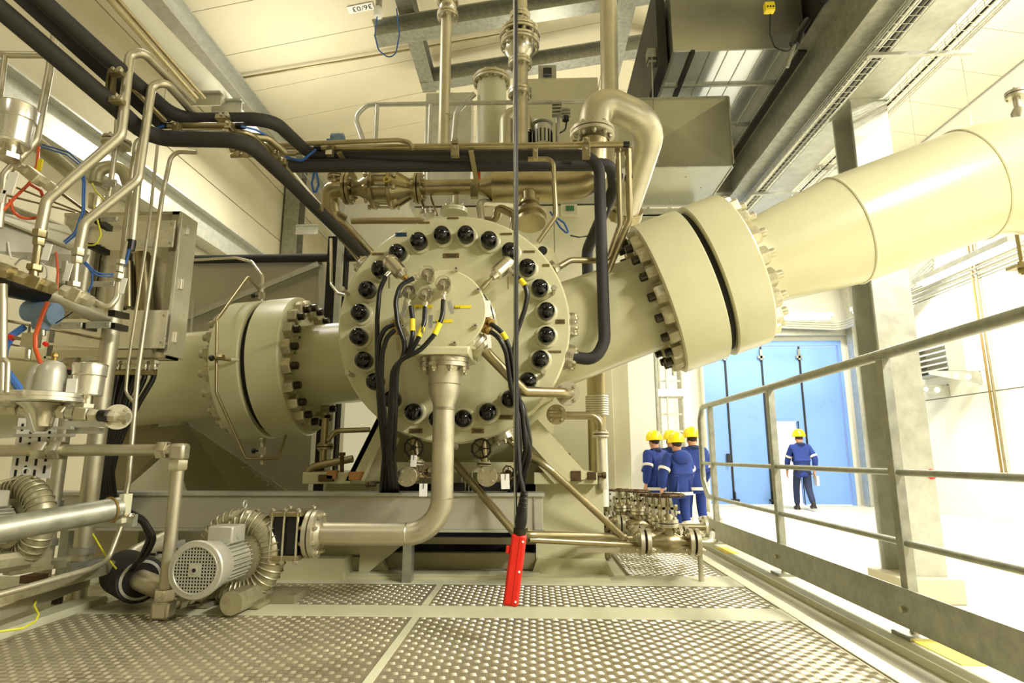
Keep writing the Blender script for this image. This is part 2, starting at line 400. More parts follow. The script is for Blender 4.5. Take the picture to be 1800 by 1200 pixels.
# ---------------------------------------------------------------- steelwork overhead
ibeam(MB(), (-5.75, -5, 8.25), (-5.75, 16.6, 8.25), .38, .34).out('eaves_beam', 'galvl', label='long galvanized eaves beam along the top of the left concrete wall', cat='beam')
ibeam(MB(), (-5.8, -5, 5.2), (-5.8, 16.6, 5.2), .5, .3).out('wall_rail_beam', 'galvl', label='wide grey steel rail beam halfway up the left concrete wall', cat='beam')
for i, (yy, zz, x0, x1, dz) in enumerate(((9.0, 8.3, -2.7, 3.2, .33), (11.0, 8.75, -2.3, 4.2, .3))):
    b = MB(); zz2 = zz+.15*(x1-x0)
    ibeam(b, (x0, yy, zz+.12), (x1, yy, zz2+.12), .3, .3)
    b.out('roof_rafter', 'galv', label=['galvanized roof rafter nearest the camera, carrying the flanged pipe tops', 'second galvanized rafter, farther back above the white tank'][i], cat='beam')
b = ibeam(MB(), (-2.15, 2, 9.0), (-2.15, 11.2, 8.9), .3, .28); b.out('roof_purlin', 'galv', label='short galvanized beam running away under the roof beside the hanging sensor', cat='beam')
b = ibeam(MB(), (1.5, 4.5, 8.3), (1.5, 10.9, 8.6), .3, .3); b.out('roof_purlin', 'galv', label='galvanized roof beam running away just right of the tall straight pipe', cat='beam')
ibeam(MB(), (3.0, -3, 5.3), (3.0, 13, 5.3), .6, .3).out('crane_beam', 'galv', label='deep dark grey longitudinal beam above the right aisle', cat='beam')
ibeam(MB(), (3.46, -3, 5.12), (3.46, 13, 5.12), .22, .44).out('longitudinal_beam', 'galvl', label='shallow pale beam resting on top of the tall steel column', cat='beam')
b = MB(); ibeam(b, (2.45, 8.6, 5.37), (4.6, 8.6, 5.37), .42, .3)
b.out('cross_beam', 'galvl', label='pale galvanized cross beam bridging behind the square duct elbow', cat='beam')
# tall column + plinth
def hcol(name, label, x0, x1, y0, y1, z0, z1, m, web='x', plinth=None):
    t = T(name, label, 'column', ((x0+x1)/2, (y0+y1)/2, 0))
    b = MB(); 
    if web == 'x':     # flanges are the two faces toward/away the camera
        b.bx(x0, x1, y0, y0+.025, z0, z1).bx(x0, x1, y1-.025, y1, z0, z1).bx((x0+x1)/2-.01, (x0+x1)/2+.01, y0+.025, y1-.025, z0, z1)
    else:
        b.bx(x0, x0+.025, y0, y1, z0, z1).bx(x1-.025, x1, y0, y1, z0, z1).bx(x0+.025, x1-.025, (y0+y1)/2-.01, (y0+y1)/2+.01, z0, z1)
    b.out('column_shaft', m, t, smooth=False)
    b = MB().bx(x0-.02, x1+.02, y0-.02, y1+.02, z1, z1+.03)
    b.out('cap_plate', m, t, smooth=False)
    if plinth: MB().bx(x0-plinth, x1+plinth, y0-plinth, y1+plinth, 0, z0).out('plinth', 'concrete', t, smooth=False, bevel=.015)
    return t
ct = hcol('steel_column', 'tall grey steel column on a concrete plinth in the right aisle', 3.35, 3.72, 5.85, 6.25, .22, 4.97, 'galvl', 'x', .09)
MB().bx(3.46, 3.60, 5.838, 5.852, 1.12, 1.125).out('ink_mark', 'ink', ct, smooth=False)
MB().lathe((3.69, 5.845, 1.13), (0, -1, 0), [(0, .05), (.006, .045)], 7).out('red_paint_mark', 'red', ct)
MB().add([(3.5, 5.84, 3.62), (3.62, 5.84, 3.61), (3.62, 5.84, 3.64), (3.51, 5.84, 3.65)], [(0, 1, 2, 3)]).out('yellow_tag', 'yellow', ct, smooth=False)
hcol('wall_column', 'dark steel column against the left wall behind the pipe run', -5.95, -5.6, 13.2, 13.6, 0, 8.4, 'galv', 'x')
hcol('wall_column', 'slim white column between the cable ladder and the blue gate', 3.55, 4.1, 14.6, 15.0, 0, 8.9, 'concw', 'y')
hcol('wall_column', 'pale corner column to the right of the blue gate', 8.55, 8.9, 16.1, 16.4, 0, 8.6, 'galvl', 'y')
# back wall lintel beams and conduit above the gate
MB().bx(4.3, 9.19, 16.4, 16.69, 4.55, 4.8).bx(4.3, 9.0, 16.3, 16.66, 4.85, 4.9).out('lintel_beam', 'galvl', label='pale steel lintel beam right above the blue gate', cat='beam', smooth=False)
b = MB()
for k in range(4): b.tube([P(1345, 574-k*4, 16.2), P(1480, 579-k*4, 16.2), P(1560, 545-k*5, 14.5), P(1640, 470-k*6, 13)], .035, 8, .3)
b.out('pipe_bundle', 'galvl', label='pale pipe bundle curving above the blue gate toward the right wall', cat='pipe')
# strip lamps (lit) along the right aisle
def strip_lamp(p, d, L, label):
    t = T('strip_light', label, 'lamp', p, 'strip lights of the right aisle'); p = V(p); d = V(d).normalized(); x, y, z = basis(d, (0, 0, 1))
    b = MB().box(p+y*.08, (.2, .09, L), (x, y, z)); b.out('housing', 'galvl', t)
    for s in (-1, 1): MB().cyl(p+x*.05*s-d*L*.47, p+x*.05*s+d*L*.47, .02, 10).out('tube', 'lamp', t)
    
    for s in (-.3, .3): q = p+y*.1+d*L*s; MB().cyl(q, (q.x, q.y, roof_z(q.x)+.02), .004, 6).out('hanger', 'galv', t)
strip_lamp(P(1375, 560, 14.5), (1, 0, 0), 2.4, 'glowing strip light in front of the lintel above the blue gate')
strip_lamp(P(1535, 535, 13.2), (0, 1, 0), 1.6, 'glowing strip light beside the tall column, below the big pipe')
strip_lamp(P(1690, 470, 9.5), (0, 1, 0), 2.2, 'glowing strip light nearest the camera under the big pipe at the far right')
# right wall fittings
t = T('wall_louvre', 'white louvre box with slanted blades on the right wall', 'vent', P(1625, 630, 12.4))
q = P(1605, 604, 13.3)
zz0, zz1 = 3.05, 3.85
ya, yb = 13.0, 14.3
MB().bx(8.85, 9.2, ya, ya+.04, zz0, zz1).bx(8.85, 9.2, yb-.04, yb, zz0, zz1).bx(8.85, 9.2, ya, yb, zz1-.03, zz1).bx(8.85, 9.2, ya, yb, zz0, zz0+.03).out('louvre_frame', 'galvl', t, smooth=False)
for k in range(6): MB().slab([(8.82, ya+.04, zz0+.08+k*.125), (8.82, yb-.04, zz0+.08+k*.125), (9.0, yb-.04, zz0+.17+k*.125), (9.0, ya+.04, zz0+.17+k*.125)], .012).out('blade', 'concw', t, smooth=False)
def bracket(yy, zz, label):
    t = T('shelf_bracket', label, 'bracket', (9.2, yy, zz-.25), 'perforated wall brackets')
    b = MB()
    b.bx(8.15, 9.2, yy, yy+.05, zz-.02, zz); b.bx(9.17, 9.2, yy, yy+.05, zz-.28, zz)
    b.slab([(8.15, yy, zz-.02), (9.19, yy, zz-.02), (9.19, yy, zz-.28), (8.15, yy, zz-.07)], .012)
    b.out('bracket_plate', 'galvl', t, smooth=False)
    for k, r in enumerate((.035, .05, .065)): MB().cyl((8.45+k*.24, yy-.014, zz-.09-k*.015), (8.45+k*.24, yy-.008, zz-.09-k*.015), r, 14).out('punched_hole', 'white', t)
bracket(12.6, 3.02, 'perforated white bracket nearest the twin wall pipes'); bracket(13.6, 2.85, 'perforated white bracket under the louvre box')
for k, xx in enumerate((0, .11)):
    b = MB().tube([(9.14, 12.35-xx, 7.2), (9.14, 12.35-xx, .95)], .022, 8)
    b.out('wall_pipe', 'brass' if k == 0 else 'bsteel', label=['thin brown pipe on the right wall, left one of the pair', 'thin brown pipe on the right wall, right one of the pair'][k], cat='pipe', group='twin wall pipes')
MB().bx(8.9, 9.2, 15.4, 15.65, 1.85, 2.2).out('wall_sign_box', 'navy', label='small dark blue box on the right wall beyond the column', cat='box', smooth=False, bevel=.01)
b = MB()
for k in range(3): b.tube([(9.12, 2, 5.0+k*.11), (9.12, 15.5, 5.0+k*.11)], .02, 6)
b.out('wall_conduit', 'galvl', label='three thin parallel conduits high along the right wall', cat='conduit')
# far-right small valve and valve stub at frame edge
t = T('relief_valve', 'small flanged grey valve on top of the big pipe at the right edge', 'valve', P(1795, 225, 3.7))
c0 = P(1797, 232, 3.72)
MB().cyl(c0, c0+V((0, 0, .3)), .022, 12).out('neck', 'msteel', t)
flange_pair(t, c0+V((0, 0, .27)), (0, 0, 1), .06, .02, 4, 'msteel', 'bolt')
MB().lathe(c0+V((0, 0, .05)), (0, 0, 1), [(0, .03), (.03, .045), (.09, .045), (.12, .03)], 14).out('valve_body', 'msteel', t)
MB().box(c0+V((.02, 0, -.01)), (.2, .12, .015)).out('mounting_plate', 'galv', t)
t = T('pipe_support', 'small steel hanger with bolts at the right edge above the handrail', 'bracket', P(1795, 470, 3.9))
c0 = P(1797, 470, 3.9)
MB().box(c0, (.14, .1, .02)).cyl(c0-V((0, 0, .05)), c0+V((0, 0, .6)), .012).nut(c0+V((0, 0, .01)), (0, 0, 1), .05, .03).nut(c0-V((0, 0, .04)), (0, 0, 1), .05, .03).out('hanger_clamp', 'bsteel', t)

# cable trays (wire baskets) with cables
def tray(a, b_, w, h, label, n=70, cables=5):
    t = T('cable_tray', label, 'cable tray', a); a, b_ = V(a), V(b_); d = (b_-a); L = d.length; d.normalize(); x, y, z = basis(d, (0, 0, 1))
    m = MB()
    for (i, j) in ((-.5, 1), (-.5, .5), (-.5, 0), (-.17, 0), (.17, 0), (.5, 0), (.5, .5), (.5, 1)):
        m.tube([a+x*w*i+y*h*j, b_+x*w*i+y*h*j], .004, 4)
    for k in range(n):
        p = a+d*(L*k/(n-1)); m.tube([p-x*w/2+y*h, p-x*w/2, p+x*w/2, p+x*w/2+y*h], .0035, 4)
    m.out('wire_basket', 'galvl', t)
    for k in range(cables):
        o = x*w*(-.35+.7*k/max(1, cables-1))+y*.014
        MB().tube([a+o, a+d*L*.3+o+x*.02, a+d*L*.6+o-x*.02, b_+o], .011, 6).out('cable', ['white', 'rubber', 'galvl', 'foam', 'white'][k % 5], t)
    return t
tray((3.12, -2, 4.86), (3.12, 8.5, 4.86), .18, .06, 'wire cable tray under the deep beam, packed with cables', 110, 6)
tray((3.80, -2, 4.93), (3.80, 8.5, 4.93), .16, .06, 'right-hand wire cable tray hanging beside the pale beam', 110, 2)
for k, yy in enumerate((2.9, 4.9, 7.8)):
    MB().bx(3.0, 3.92, yy-.02, yy+.02, 4.81, 4.84).out('tray_bracket', 'galvl', label=['cross arm between the two cable trays, nearest one', 'cross arm between the two cable trays, middle one', 'cross arm between the two cable trays, farthest one'][k], cat='bracket', smooth=False)
tray((2.75, 9.6, 4.95), (2.75, 13.5, 4.95), .22, .08, 'short far cable tray behind the right-hand big flange', 30, 4)
MB().tube([(3.18, 4.1, 4.80), (3.16, 4.25, 4.88), (3.30, 4.2, 4.92), (3.38, 4.05, 4.86), (3.3, 3.95, 4.8), (3.2, 3.8, 4.79)], .012, 8, .05).out('cable_coil', 'white', label='small white coil of spare cable on the tray beside the column', cat='cable')
t = T('cable_connector', 'black and white connector on the left cable tray', 'connector', (3.12, 3.9, 4.8))
MB().cyl((3.12, 3.5, 4.8), (3.12, 3.72, 4.8), .05, 14).out('white_half', 'white', t); MB().cyl((3.12, 3.72, 4.8), (3.12, 3.95, 4.8), .06, 14).out('black_half', 'rubber', t)

# ---------------------------------------------------------------- ducts
t = T('air_duct', 'square galvanized duct elbow in front of the handrail end', 'duct', (1.6, 6.8, 4.45))
MB().bx(.95, 2.2, 6.2, 7.3, 4.44, 5.27).out('duct_casing', 'ductm', t, smooth=False)
x0, x1, z0, z1 = .95, 2.2, 4.44, 5.27
MB().add([(x0, 6.199, z0), (x1, 6.199, z0), (x1, 6.199, z1), (x0, 6.199, z1), ((x0+x1)/2, 6.165, (z0+z1)/2)], [(0, 1, 4), (1, 2, 4), (2, 3, 4), (3, 0, 4)]).out('creased_face', 'ductm', t, smooth=False)
MB().bx(x0-.01, x1+.012, 6.18, 6.21, z0-.012, z0+.006).bx(x1-.004, x1+.014, 6.18, 7.3, z0-.012, z0+.01).bx(x1-.004, x1+.014, 6.18, 6.2, z0, z1).bx(x0, x1, 6.18, 6.2, z1-.004, z1+.01).out('seam_flange', 'galv', t, smooth=False)
for (sx, sy) in ((1.3, 6.5), (1.75, 6.45), (1.4, 6.9), (2.0, 6.75), (1.7, 7.05), (1.1, 6.7)): MB().sph((sx, sy, 4.438), .012, 8, 4).out('rivet', 'bolt', t)
MB().bx(1.40, 1.50, 6.0, 8.4, 5.55, 6.6).out('added_dark_box', 'dark', label='dark narrow box added to darken the left side of the large ventilation duct', cat='duct', smooth=False)  # added box, put in to darken the area beside the duct
t = T('air_duct', 'large bright-bottomed ventilation duct high under the roof at upper right', 'duct', (2.2, 6.6, 5.6))
MB().bx(1.53, 2.95, 5.86, 9.4, 5.625, 6.45).out('duct_casing', 'ductm', t, smooth=False); MB().bx(1.54, 2.94, 5.87, 9.39, 5.618, 5.624).out('duct_bottom', 'ductb', t, smooth=False)
for k in range(3): MB().bx(1.5, 2.98, 6.45+k*.9, 6.48+k*.9, 5.59, 6.48).out('seam_flange', 'galv', t, smooth=False)
MB().bx(1.72, 1.76, 5.84, 7.6, 5.58, 5.62).bx(2.86, 2.95, 5.84, 9.4, 5.56, 5.62).out('hanger_rail', 'dark', t, smooth=False)
for k in range(7): MB().bx(1.55+k*.19, 1.56+k*.19, 5.87, 9.38, 5.610, 5.620).out('bottom_seam', 'ductm', t, smooth=False)
MB().bx(3.0, 3.3, 3.5, 10, 5.85, 6.9).out('side_duct', 'dark', label='long narrow duct between the large duct and the deep beam', cat='duct', smooth=False)  # coloured black to fill the dark area beside the deep beam
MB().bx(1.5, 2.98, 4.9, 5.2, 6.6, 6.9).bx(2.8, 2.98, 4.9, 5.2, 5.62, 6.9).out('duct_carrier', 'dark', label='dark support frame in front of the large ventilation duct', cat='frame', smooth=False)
# hangers + perforated support under the square duct
t = T('duct_support', 'perforated galvanized bracket with threaded rods under the square duct elbow', 'bracket', (1.2, 6.1, 4.2))
MB().bx(.98, 2.05, 7.25, 7.33, 4.30, 4.40).bx(.98, 2.05, 7.25, 7.28, 4.2, 4.32).out('support_rail', 'galvl', t, smooth=False)
a, b_ = P(1150, 283, 6.15), P(1122, 350, 6.9)
MB().bar(a, b_, .1, .03).out('side_rail', 'galvl', t)
for k in range(7): 
    q = a.lerp(b_, (k+.5)/7); MB().box(q+V((0, -.02, -.005)), (.05, .014, .02)).out('slot', 'void', t)
for q in ((1146, 98, 6.1, 283), (1140, 170, 6.4, 290)):
    MB().cyl(P(q[0], q[1], q[2]), P(q[0]+4, q[3], q[2]), .008, 8).out('threaded_rod', 'galv', t)
MB().box(P(1147, 98, 6.15), (.13, .12, .11)).box(P(1147, 112, 6.15), (.1, .1, .03)).out('beam_clamp', 'galv', t)
# yellow alarm box with cord
t = T('junction_box', 'small yellow box with a looping cord on the dark duct frame', 'box', P(1352, 14, 4.85))
c0 = P(1352, 14, 4.85); MB().box(c0, (.09, .06, .09)).out('box_body', 'yellow', t, bevel=.008)
for dx in (-.025, 0, .025): MB().cyl(c0+V((dx, -.032, -.01)), c0+V((dx, -.036, -.01)), .008, 8).out('button', 'ink', t)
MB().tube(pts((1354, 25, 4.85), (1353, 60, 4.85), (1362, 84, 4.85), (1385, 92, 4.85), (1402, 72, 4.85), (1408, 30, 4.85)), .007, 6, .05).out('cord', 'rubber', t)
# three little dark hanging fittings on the right duct
t = T('duct_actuator', 'black actuator clamped on the dark frame of the large duct', 'device', P(1405, 60, 4.8))
MB().cyl(P(1420, 35, 4.8), P(1400, 66, 4.8), .03, 12).cyl(P(1402, 62, 4.8), P(1396, 78, 4.8), .045, 12).out('actuator_body', 'rubber', t)
MB().cyl(P(1397, 78, 4.8), P(1384, 118, 4.8), .015, 8).out('push_rod', 'galv', t)

# ceiling sensor with cable loop and the number plate
t = T('ceiling_sensor', 'white round sensor hanging from the roof on a dark cable loop', 'sensor', P(665, 22, 8.2))
c0 = P(665, 22, 8.2); MB().lathe(c0+V((0, 0, .1)), (0, 0, -1), [(0, .04), (.04, .06), (.07, .075), (.15, .075), (.18, .06)], 16).out('sensor_body', 'white', t)
MB().cyl(c0+V((0, 0, .1)), c0+V((0, 0, .35)), .05).out('bracket', 'galv', t)
MB().tube(pts((663, 28, 8.2), (659, 62, 8.2), (665, 88, 8.2), (683, 102, 8.2), (696, 95, 8.2), (702, 60, 8.2), (697, 15, 8.2)), .011, 6, .15).out('cable_loop', 'bluec', t)
zz = PX(640, 12, -1.9)
def on_roof(x, y):
    d = ray(x, y); k = (8.6+.195*6-1.3)/(d.z-.195*d.x); return CAM+d*k
a = on_roof(612, 17); b_ = on_roof(656, 8)
t = T('number_sign', 'white ceiling plate with upside-down number 36/03', 'sign', a)
xx = V((-1, 0, -.195)).normalized(); cc = (a+b_)/2+V((0, 0, -.02))
yy2 = V((0, 1, 0)); fr = (xx, yy2, xx.cross(yy2))
MB().box(cc, (.46, .17, .01), fr).out('sign_plate', 'white', t)
text('36/03', cc-xx*.21-yy2*.055+fr[2]*.008, xx, yy2, .16, 'ink', t)
MB().tube([on_roof(391, 133)+V((0, 0, -.12)), on_roof(888, 50)+V((0, 0, -.12)), on_roof(886, 20)+V((0, 0, -.12))], .022, 8, .05).out('roof_conduit', 'bsteel', label='long thin brown conduit crossing under the roof from the left eaves beam', cat='conduit')
# pipes running along the left wall
b = MB().tube([PX(150, -70, -5.2), PX(213+20, 15, -5.2), PX(372, 155, -5.2), PX(625, 445, -5.2)], .16, 16)
b.out('wall_duct_pipe', 'concw', label='thick cream pipe running along the top of the left wall', cat='pipe')
for k, (dx, rr) in enumerate(((0, .035), (14, .028))):
    MB().tube([PX(185+dx, -10, -4.6), PX(325+dx, 150, -4.6), PX(345+dx, 172, -4.6)], rr, 8).out('wall_conduit', 'bsteel', label=['thin brown conduit under the cream wall pipe, outer one', 'thin brown conduit under the cream wall pipe, inner one'][k], cat='conduit', group='conduits under the cream wall pipe')
for k, (x_, y_, L) in enumerate(((362, 165, .45), (400, 178, .25), (540, 397, .5))):
    c0 = PX(x_, y_, -5.05); MB().box(c0, (.5, .12, .03)).box(c0+V((0, 0, -.1)), (.5, .03, .2)).out('wall_bracket', 'galvl', label=['galvanized channel bracket holding the cream wall pipe, nearest one', 'small bracket just behind the first one on the cream wall pipe', 'perforated bracket at the far end of the cream wall pipe'][k], cat='bracket')
MB().tube([P(330, 456, 5.24), P(640, 452, 5.24)], .04, 12).out('insulated_pipe', 'foam', label='straight black insulated pipe crossing above the grey sheet hood', cat='pipe')
# roof level dark items behind top pipes
for k, (x_, y_) in enumerate(((962, 128), )):
    t = T('hanger_bracket', 'galvanized plate bracket with a hanging rod under the far rafter', 'bracket', P(x_, y_, 7.6))
    c0 = P(x_, y_, 10.84); MB().box(c0, (.36, .06, .3)).out('bracket_plate', 'galv', t); MB().box(c0+V((0, -.06, -.03)), (.17, .1, .14)).out('channel_end', 'dark', t)
    MB().cyl(c0, P(x_-1, y_+88, 10.84), .014, 8).out('threaded_rod', 'galvl', t)

# ---------------------------------------------------------------- service platform
D = .6
dk = T('service_platform', 'raised steel platform with checker plates and cream frame in front of the compressor', 'platform', (0, 3, 0))
b = MB().bx(-2.9, 1.62, -1.2, 5.6, .30, D-.012)
b.out('frame_deck', 'cream2', dk, smooth=False)
b = MB()
for (a0, a1) in ((2.80, 3.0), (3.485, 3.76)): b.bx(-2.9, 1.13, a0, a1, D-.012, D+.002)
b.bx(1.13, 1.2, -1.2, 5.6, D-.012, D+.004).bx(1.32, 1.6, -1.2, 5.6, D-.012, D+.02).bx(-2.9, -2.08, -1.2, 3.0, D-.012, D+.03)
b.out('frame_strip', 'cream2', dk, smooth=False, bevel=.003)
MB().bx(1.22, 1.30, -1.2, 5.6, D-.02, D-.008).out('drain_gutter', 'greysheet', dk, smooth=False)
def checker(x0, x1, y0, y1, seed):
    pl = MB().bx(x0, x1, y0, y1, D-.012, D).out('checker_plate', 'plate', dk, smooth=False)
    vs = []; fs = []; a = .064; L = .0118; th = radians(14); n = 0; jj = 0
    off = wloc(pl)
    y = y0+.02
    while y < y1-.015:
        x = x0+.02+(a/2 if jj % 2 else 0)
        while x < x1-.018:
            for typ, (ox) in ((0, 0), (1, a/2)):
                cx, cy = x+ox, y
                if cx > x1-.018: continue
                A = th+(pi/2 if typ else 0)
                # bars along A, stacked along A+90
                ux, uy = cos(A), sin(A); px, py = -uy, ux
                for k in range(-2, 3):
                    bx_, by_ = cx+px*k*.0052, cy+py*k*.0052; w = .0016; h = .0016; o = len(vs)
                    vs += [(bx_-ux*L, by_-uy*L, D), (bx_-px*w, by_-py*w, D), (bx_+ux*L, by_+uy*L, D), (bx_+px*w, by_+py*w, D),
                           (bx_-ux*L*.5, by_-uy*L*.5, D+h), (bx_+ux*L*.5, by_+uy*L*.5, D+h)]
                    fs += [(o, o+1, o+4), (o+1, o+2, o+5), (o+1, o+5, o+4), (o+2, o+3, o+5), (o+3, o, o+4), (o+3, o+4, o+5)]
            x += a
        y += a/2; jj += 1
    me = bpy.data.meshes.new('tread_bars'); me.from_pydata([(v[0]-dk.location.x, v[1]-dk.location.y, v[2]-dk.location.z) for v in vs], [], fs); me.materials.append(M['tread'])
    o = bpy.data.objects.new('tread_bars', me); COL.objects.link(o); o.parent = pl; o['kind'] = 'stuff'
for i, q in enumerate(((-2.07, -.545, .9, 2.795), (-.515, 1.125, .9, 2.795), (-2.07, -.545, 3.005, 3.48), (-.515, 1.125, 3.005, 3.48), (.55, 1.125, 3.765, 5.55))): checker(*q, i)
# raised trim bar in the plate seam
MB().bx(-.545, -.515, .9, 2.79, D-.012, D+.004).bx(-.545, -.515, 3.005, 3.48, D-.012, D+.004).out('seam_bar', 'cream2', dk, smooth=False)
for (q, L_, hh) in (((1.46, 2.36), .34, .0), ((1.40, 4.62), .3, 0)):
    MB().bx(q[0]-.06, q[0]+.03, q[1]-L_/2, q[1]+L_/2, D+.02, D+.0225).out('warning_tape', 'yellow', dk, 'strip of yellow warning tape', smooth=False)
# hall-side face of the frame
MB().bx(1.6, 1.66, -1.2, 5.6, .02, .6).out('side_fascia', 'cream2', dk, smooth=False)
MB().bx(-2.6, 1.4, 5.0, 5.5, 0, .32).bx(-2.6, 1.4, 1, 1.3, 0, .32).bx(-2.6, 1.4, 3, 3.3, 0, .32).out('platform_footing', 'cream2', dk, smooth=False)

# ---------------------------------------------------------------- guard railing at the right
rl = T('guard_railing', 'long galvanized guard railing along the right edge of the platform', 'railing', (1.45, 3, D))
RX = 1.44; zt = 1.71; zm = 1.235; zl = .965
for yy in (5.0, 3.72, 2.5, 1.25):
    MB().bx(RX-.02, RX+.02, yy-.022, yy+.022, .66, zt-.015).out('post', 'galv', rl, smooth=False, bevel=.003)
    f_ = MB().bx(RX-.055, RX+.06, yy-.06, yy+.06, D+.021, D+.033).out('foot_plate', 'galv', rl, smooth=False)
    MB().cyl((RX, yy, D+.03), (RX, yy, D+.09), .014, 10).cyl((RX+.01, yy+.03, D+.03), (RX+.01, yy+.03, D+.055), .012, 6).out('foot_bolt', 'bolt', f_)
    MB().cyl((RX-.045, yy, .72), (RX-.027, yy, .72), .012, 8).out('bolt', 'bolt', rl)
MB().tube([(RX, -1, zt), (RX, 5.22, zt), (RX, 5.32, zt-.1), (RX, 5.32, zl+.12), (RX, 5.2, zl), (RX, 5.02, zl)], .0225, 14, .09).out('top_rail', 'galv', rl)
MB().tube([(RX, -1, zm), (RX, 5.32, zm)], .0135, 10).out('middle_rail', 'galv', rl)
MB().tube([(RX, -1, zl), (RX, 5.02, zl)], .0135, 10).out('lower_rail', 'galv', rl)
MB().bx(RX-.033, RX-.026, -1, 5.12, .655, .80).out('toe_board', 'galv', rl, smooth=False)
# ================================================================ COMPRESSOR
CC = V((-.474, 3.4, 2.046)); NY = V((0, -1, 0))
cp = T('compressor', 'large cream compressor casing with a round bolted end cover and domed black bolt caps', 'compressor', (-.474, 4.2, .6))
MB().lathe(CC+V((0, .14, 0)), (0, 1, 0), [(0, .655), (.02, .665), (1.9, .665), (1.95, .62)], 64).out('casing_barrel', 'cream', cp)
cov = MB().lathe(CC, (0, 1, 0), [(0, .672), (.012, .683), (.135, .683), (.14, .67)], 80).out('cover_disc', 'cream', cp)
# left lifting lug plate + right lug behind
for (cx, cy) in ((962, 455),):
    c0 = P(cx-18, cy+10, 3.57); MB().cyl(c0, c0+V((0, .05, 0)), .135, 32).out('lifting_lug', 'cream', cp); MB().cyl(c0+V((.035, -.004, .09)), c0+V((.035, .0, .09)), .03, 16).out('lug_hole', 'void', cp)
# domed caps
dome = MB().lathe((0, 0, 0), (0, 0, 1), [(0, .050), (.045, .050)]+[(.045+.05*sin(radians(a)), .050*cos(radians(a))) for a in range(10, 91, 10)], 22).mesh('bolt_cap', 'black')
wash = MB().lathe((0, 0, 0), (0, 0, 1), [(0, .066), (.012, .066), (.016, .060), (.017, .05)], 24).mesh('bolt_seat', 'cream')
for i in range(24):
    a = 2*pi*(i+.5)/24; q = CC+V((sin(a)*.548, -.0, cos(a)*.548))
    if 12 <= i <= 12: pass
    inst(wash, 'bolt_seat', q, NY, cp); inst(dome, 'bolt_cap', q+NY*.014, NY, cp)
# nameplates round the rim
def nplate(px, py, w, h, m='plate_n', label=None):
    c0 = P(px, py, 3.397); b = MB().box(c0, (w, .004, h)); o = b.out('nameplate', m, cp, label)
    MB().box(c0+V((0, -.0025, h*.12)), (w*.7, .001, h*.12)).box(c0+V((0, -.0025, -h*.2)), (w*.6, .001, h*.1)).out('engraved_line', 'ink', o) if h > .02 else None
    for s in (-1, 1): MB().cyl(c0+V((s*w*.44, -.002, 0)), c0+V((s*w*.44, -.004, 0)), .003, 6).out('rivet', 'brass', o)
for q in ((745, 391, .07, .012), (796, 383, .07, .012), (705, 412, .07, .024, 'plate_b', 'blue nameplate'), (664, 446, .07, .014), (793, 449, .095, .028), (890, 411, .07, .012),
          (930, 442, .07, .012), (960, 466, .04, .014), (985, 565, .052, .026), (975, 618, .075, .012), (889, 733, .08, .024), (840, 757, .07, .026), (731, 757, .075, .026)):
    nplate(*q[:4], *(q[4:] if len(q) > 4 else ()))
# small studs at the rim
for (x, y) in ((612, 517), (621, 660), (973, 515), (955, 658)):
    c0 = P(x, y, 3.4); MB().cyl(c0, c0+V((.0, -.10, 0)), .012, 10).nut(c0+V((0, -.1, 0)), NY, .03, .02).out('stud', 'msteel', cp)
# central hub
HC = V((-.474, 3.05, 2.046))
MB().lathe(V((-.474, 3.4, 2.046)), NY, [(0, .26), (.03, .255), (.06, .212), (.33, .205)], 48).out('hub_barrel', 'cream', cp)
MB().lathe(HC, NY, [(-.02, .215), (0, .222), (.018, .222), (.022, .217)], 64).out('hub_cover', 'cream', cp)
for (x, y) in ((803, 474), (841, 511), (836, 574), (800, 604), (710, 574), (703, 520)):
    c0 = P(x, y, 3.03); MB().cyl(c0, c0+NY*.022, .013, 6).cyl(c0+NY*.022, c0+NY*.028, .010, 10).out('cover_bolt', 'msteel', cp)
    MB().cyl(c0+NY*.028, c0+NY*.0285, .005, 6).out('bolt_socket', 'ink', cp)
# hub foot (drain box) and shoulders
MB().prism([(-.17, -.20), (.17, -.20), (.15, -.08), (-.15, -.08)], .25, (V((1, 0, 0)), V((0, 0, 1)), V((0, -1, 0))), (-.474, 3.32, 2.046)).bx(-.474-.145, -.474+.145, 2.98, 3.33, 1.80, 1.85).out('drain_box', 'cream', cp, bevel=.01)
for s in (-1, 1):
    MB().lathe(V((-.474+s*.13, 3.15, 1.90)), V((s*1.0, 0, -.62)), [(0, .07), (.09, .07)], 16).out('port_boss', 'cream', cp)
MB().slab([(-.64, 3.2, 1.96), (-.72, 3.2, 1.93), (-.72, 3.2, 1.84), (-.62, 3.2, 1.84)], .1).out('side_lug', 'cream', cp)
# lettering strips on hub
for (x, y, w) in ((744, 538, .1), (814, 539, .085), (781, 564, .085)):
    c0 = P(x, y, 3.026); yl = MB().box(c0, (w, .002, .016)).out('yellow_strip', 'yellow', cp)
text('26-21A', P(797, 542, 3.0235), (1, 0, 0), (0, 0, 1), .012, 'ink', cp); text('26', P(732, 542, 3.0235), (1, 0, 0), (0, 0, 1), .012, 'ink', cp); text('26 M2.6', P(760, 567, 3.0235), (1, 0, 0), (0, 0, 1), .012, 'ink', cp)
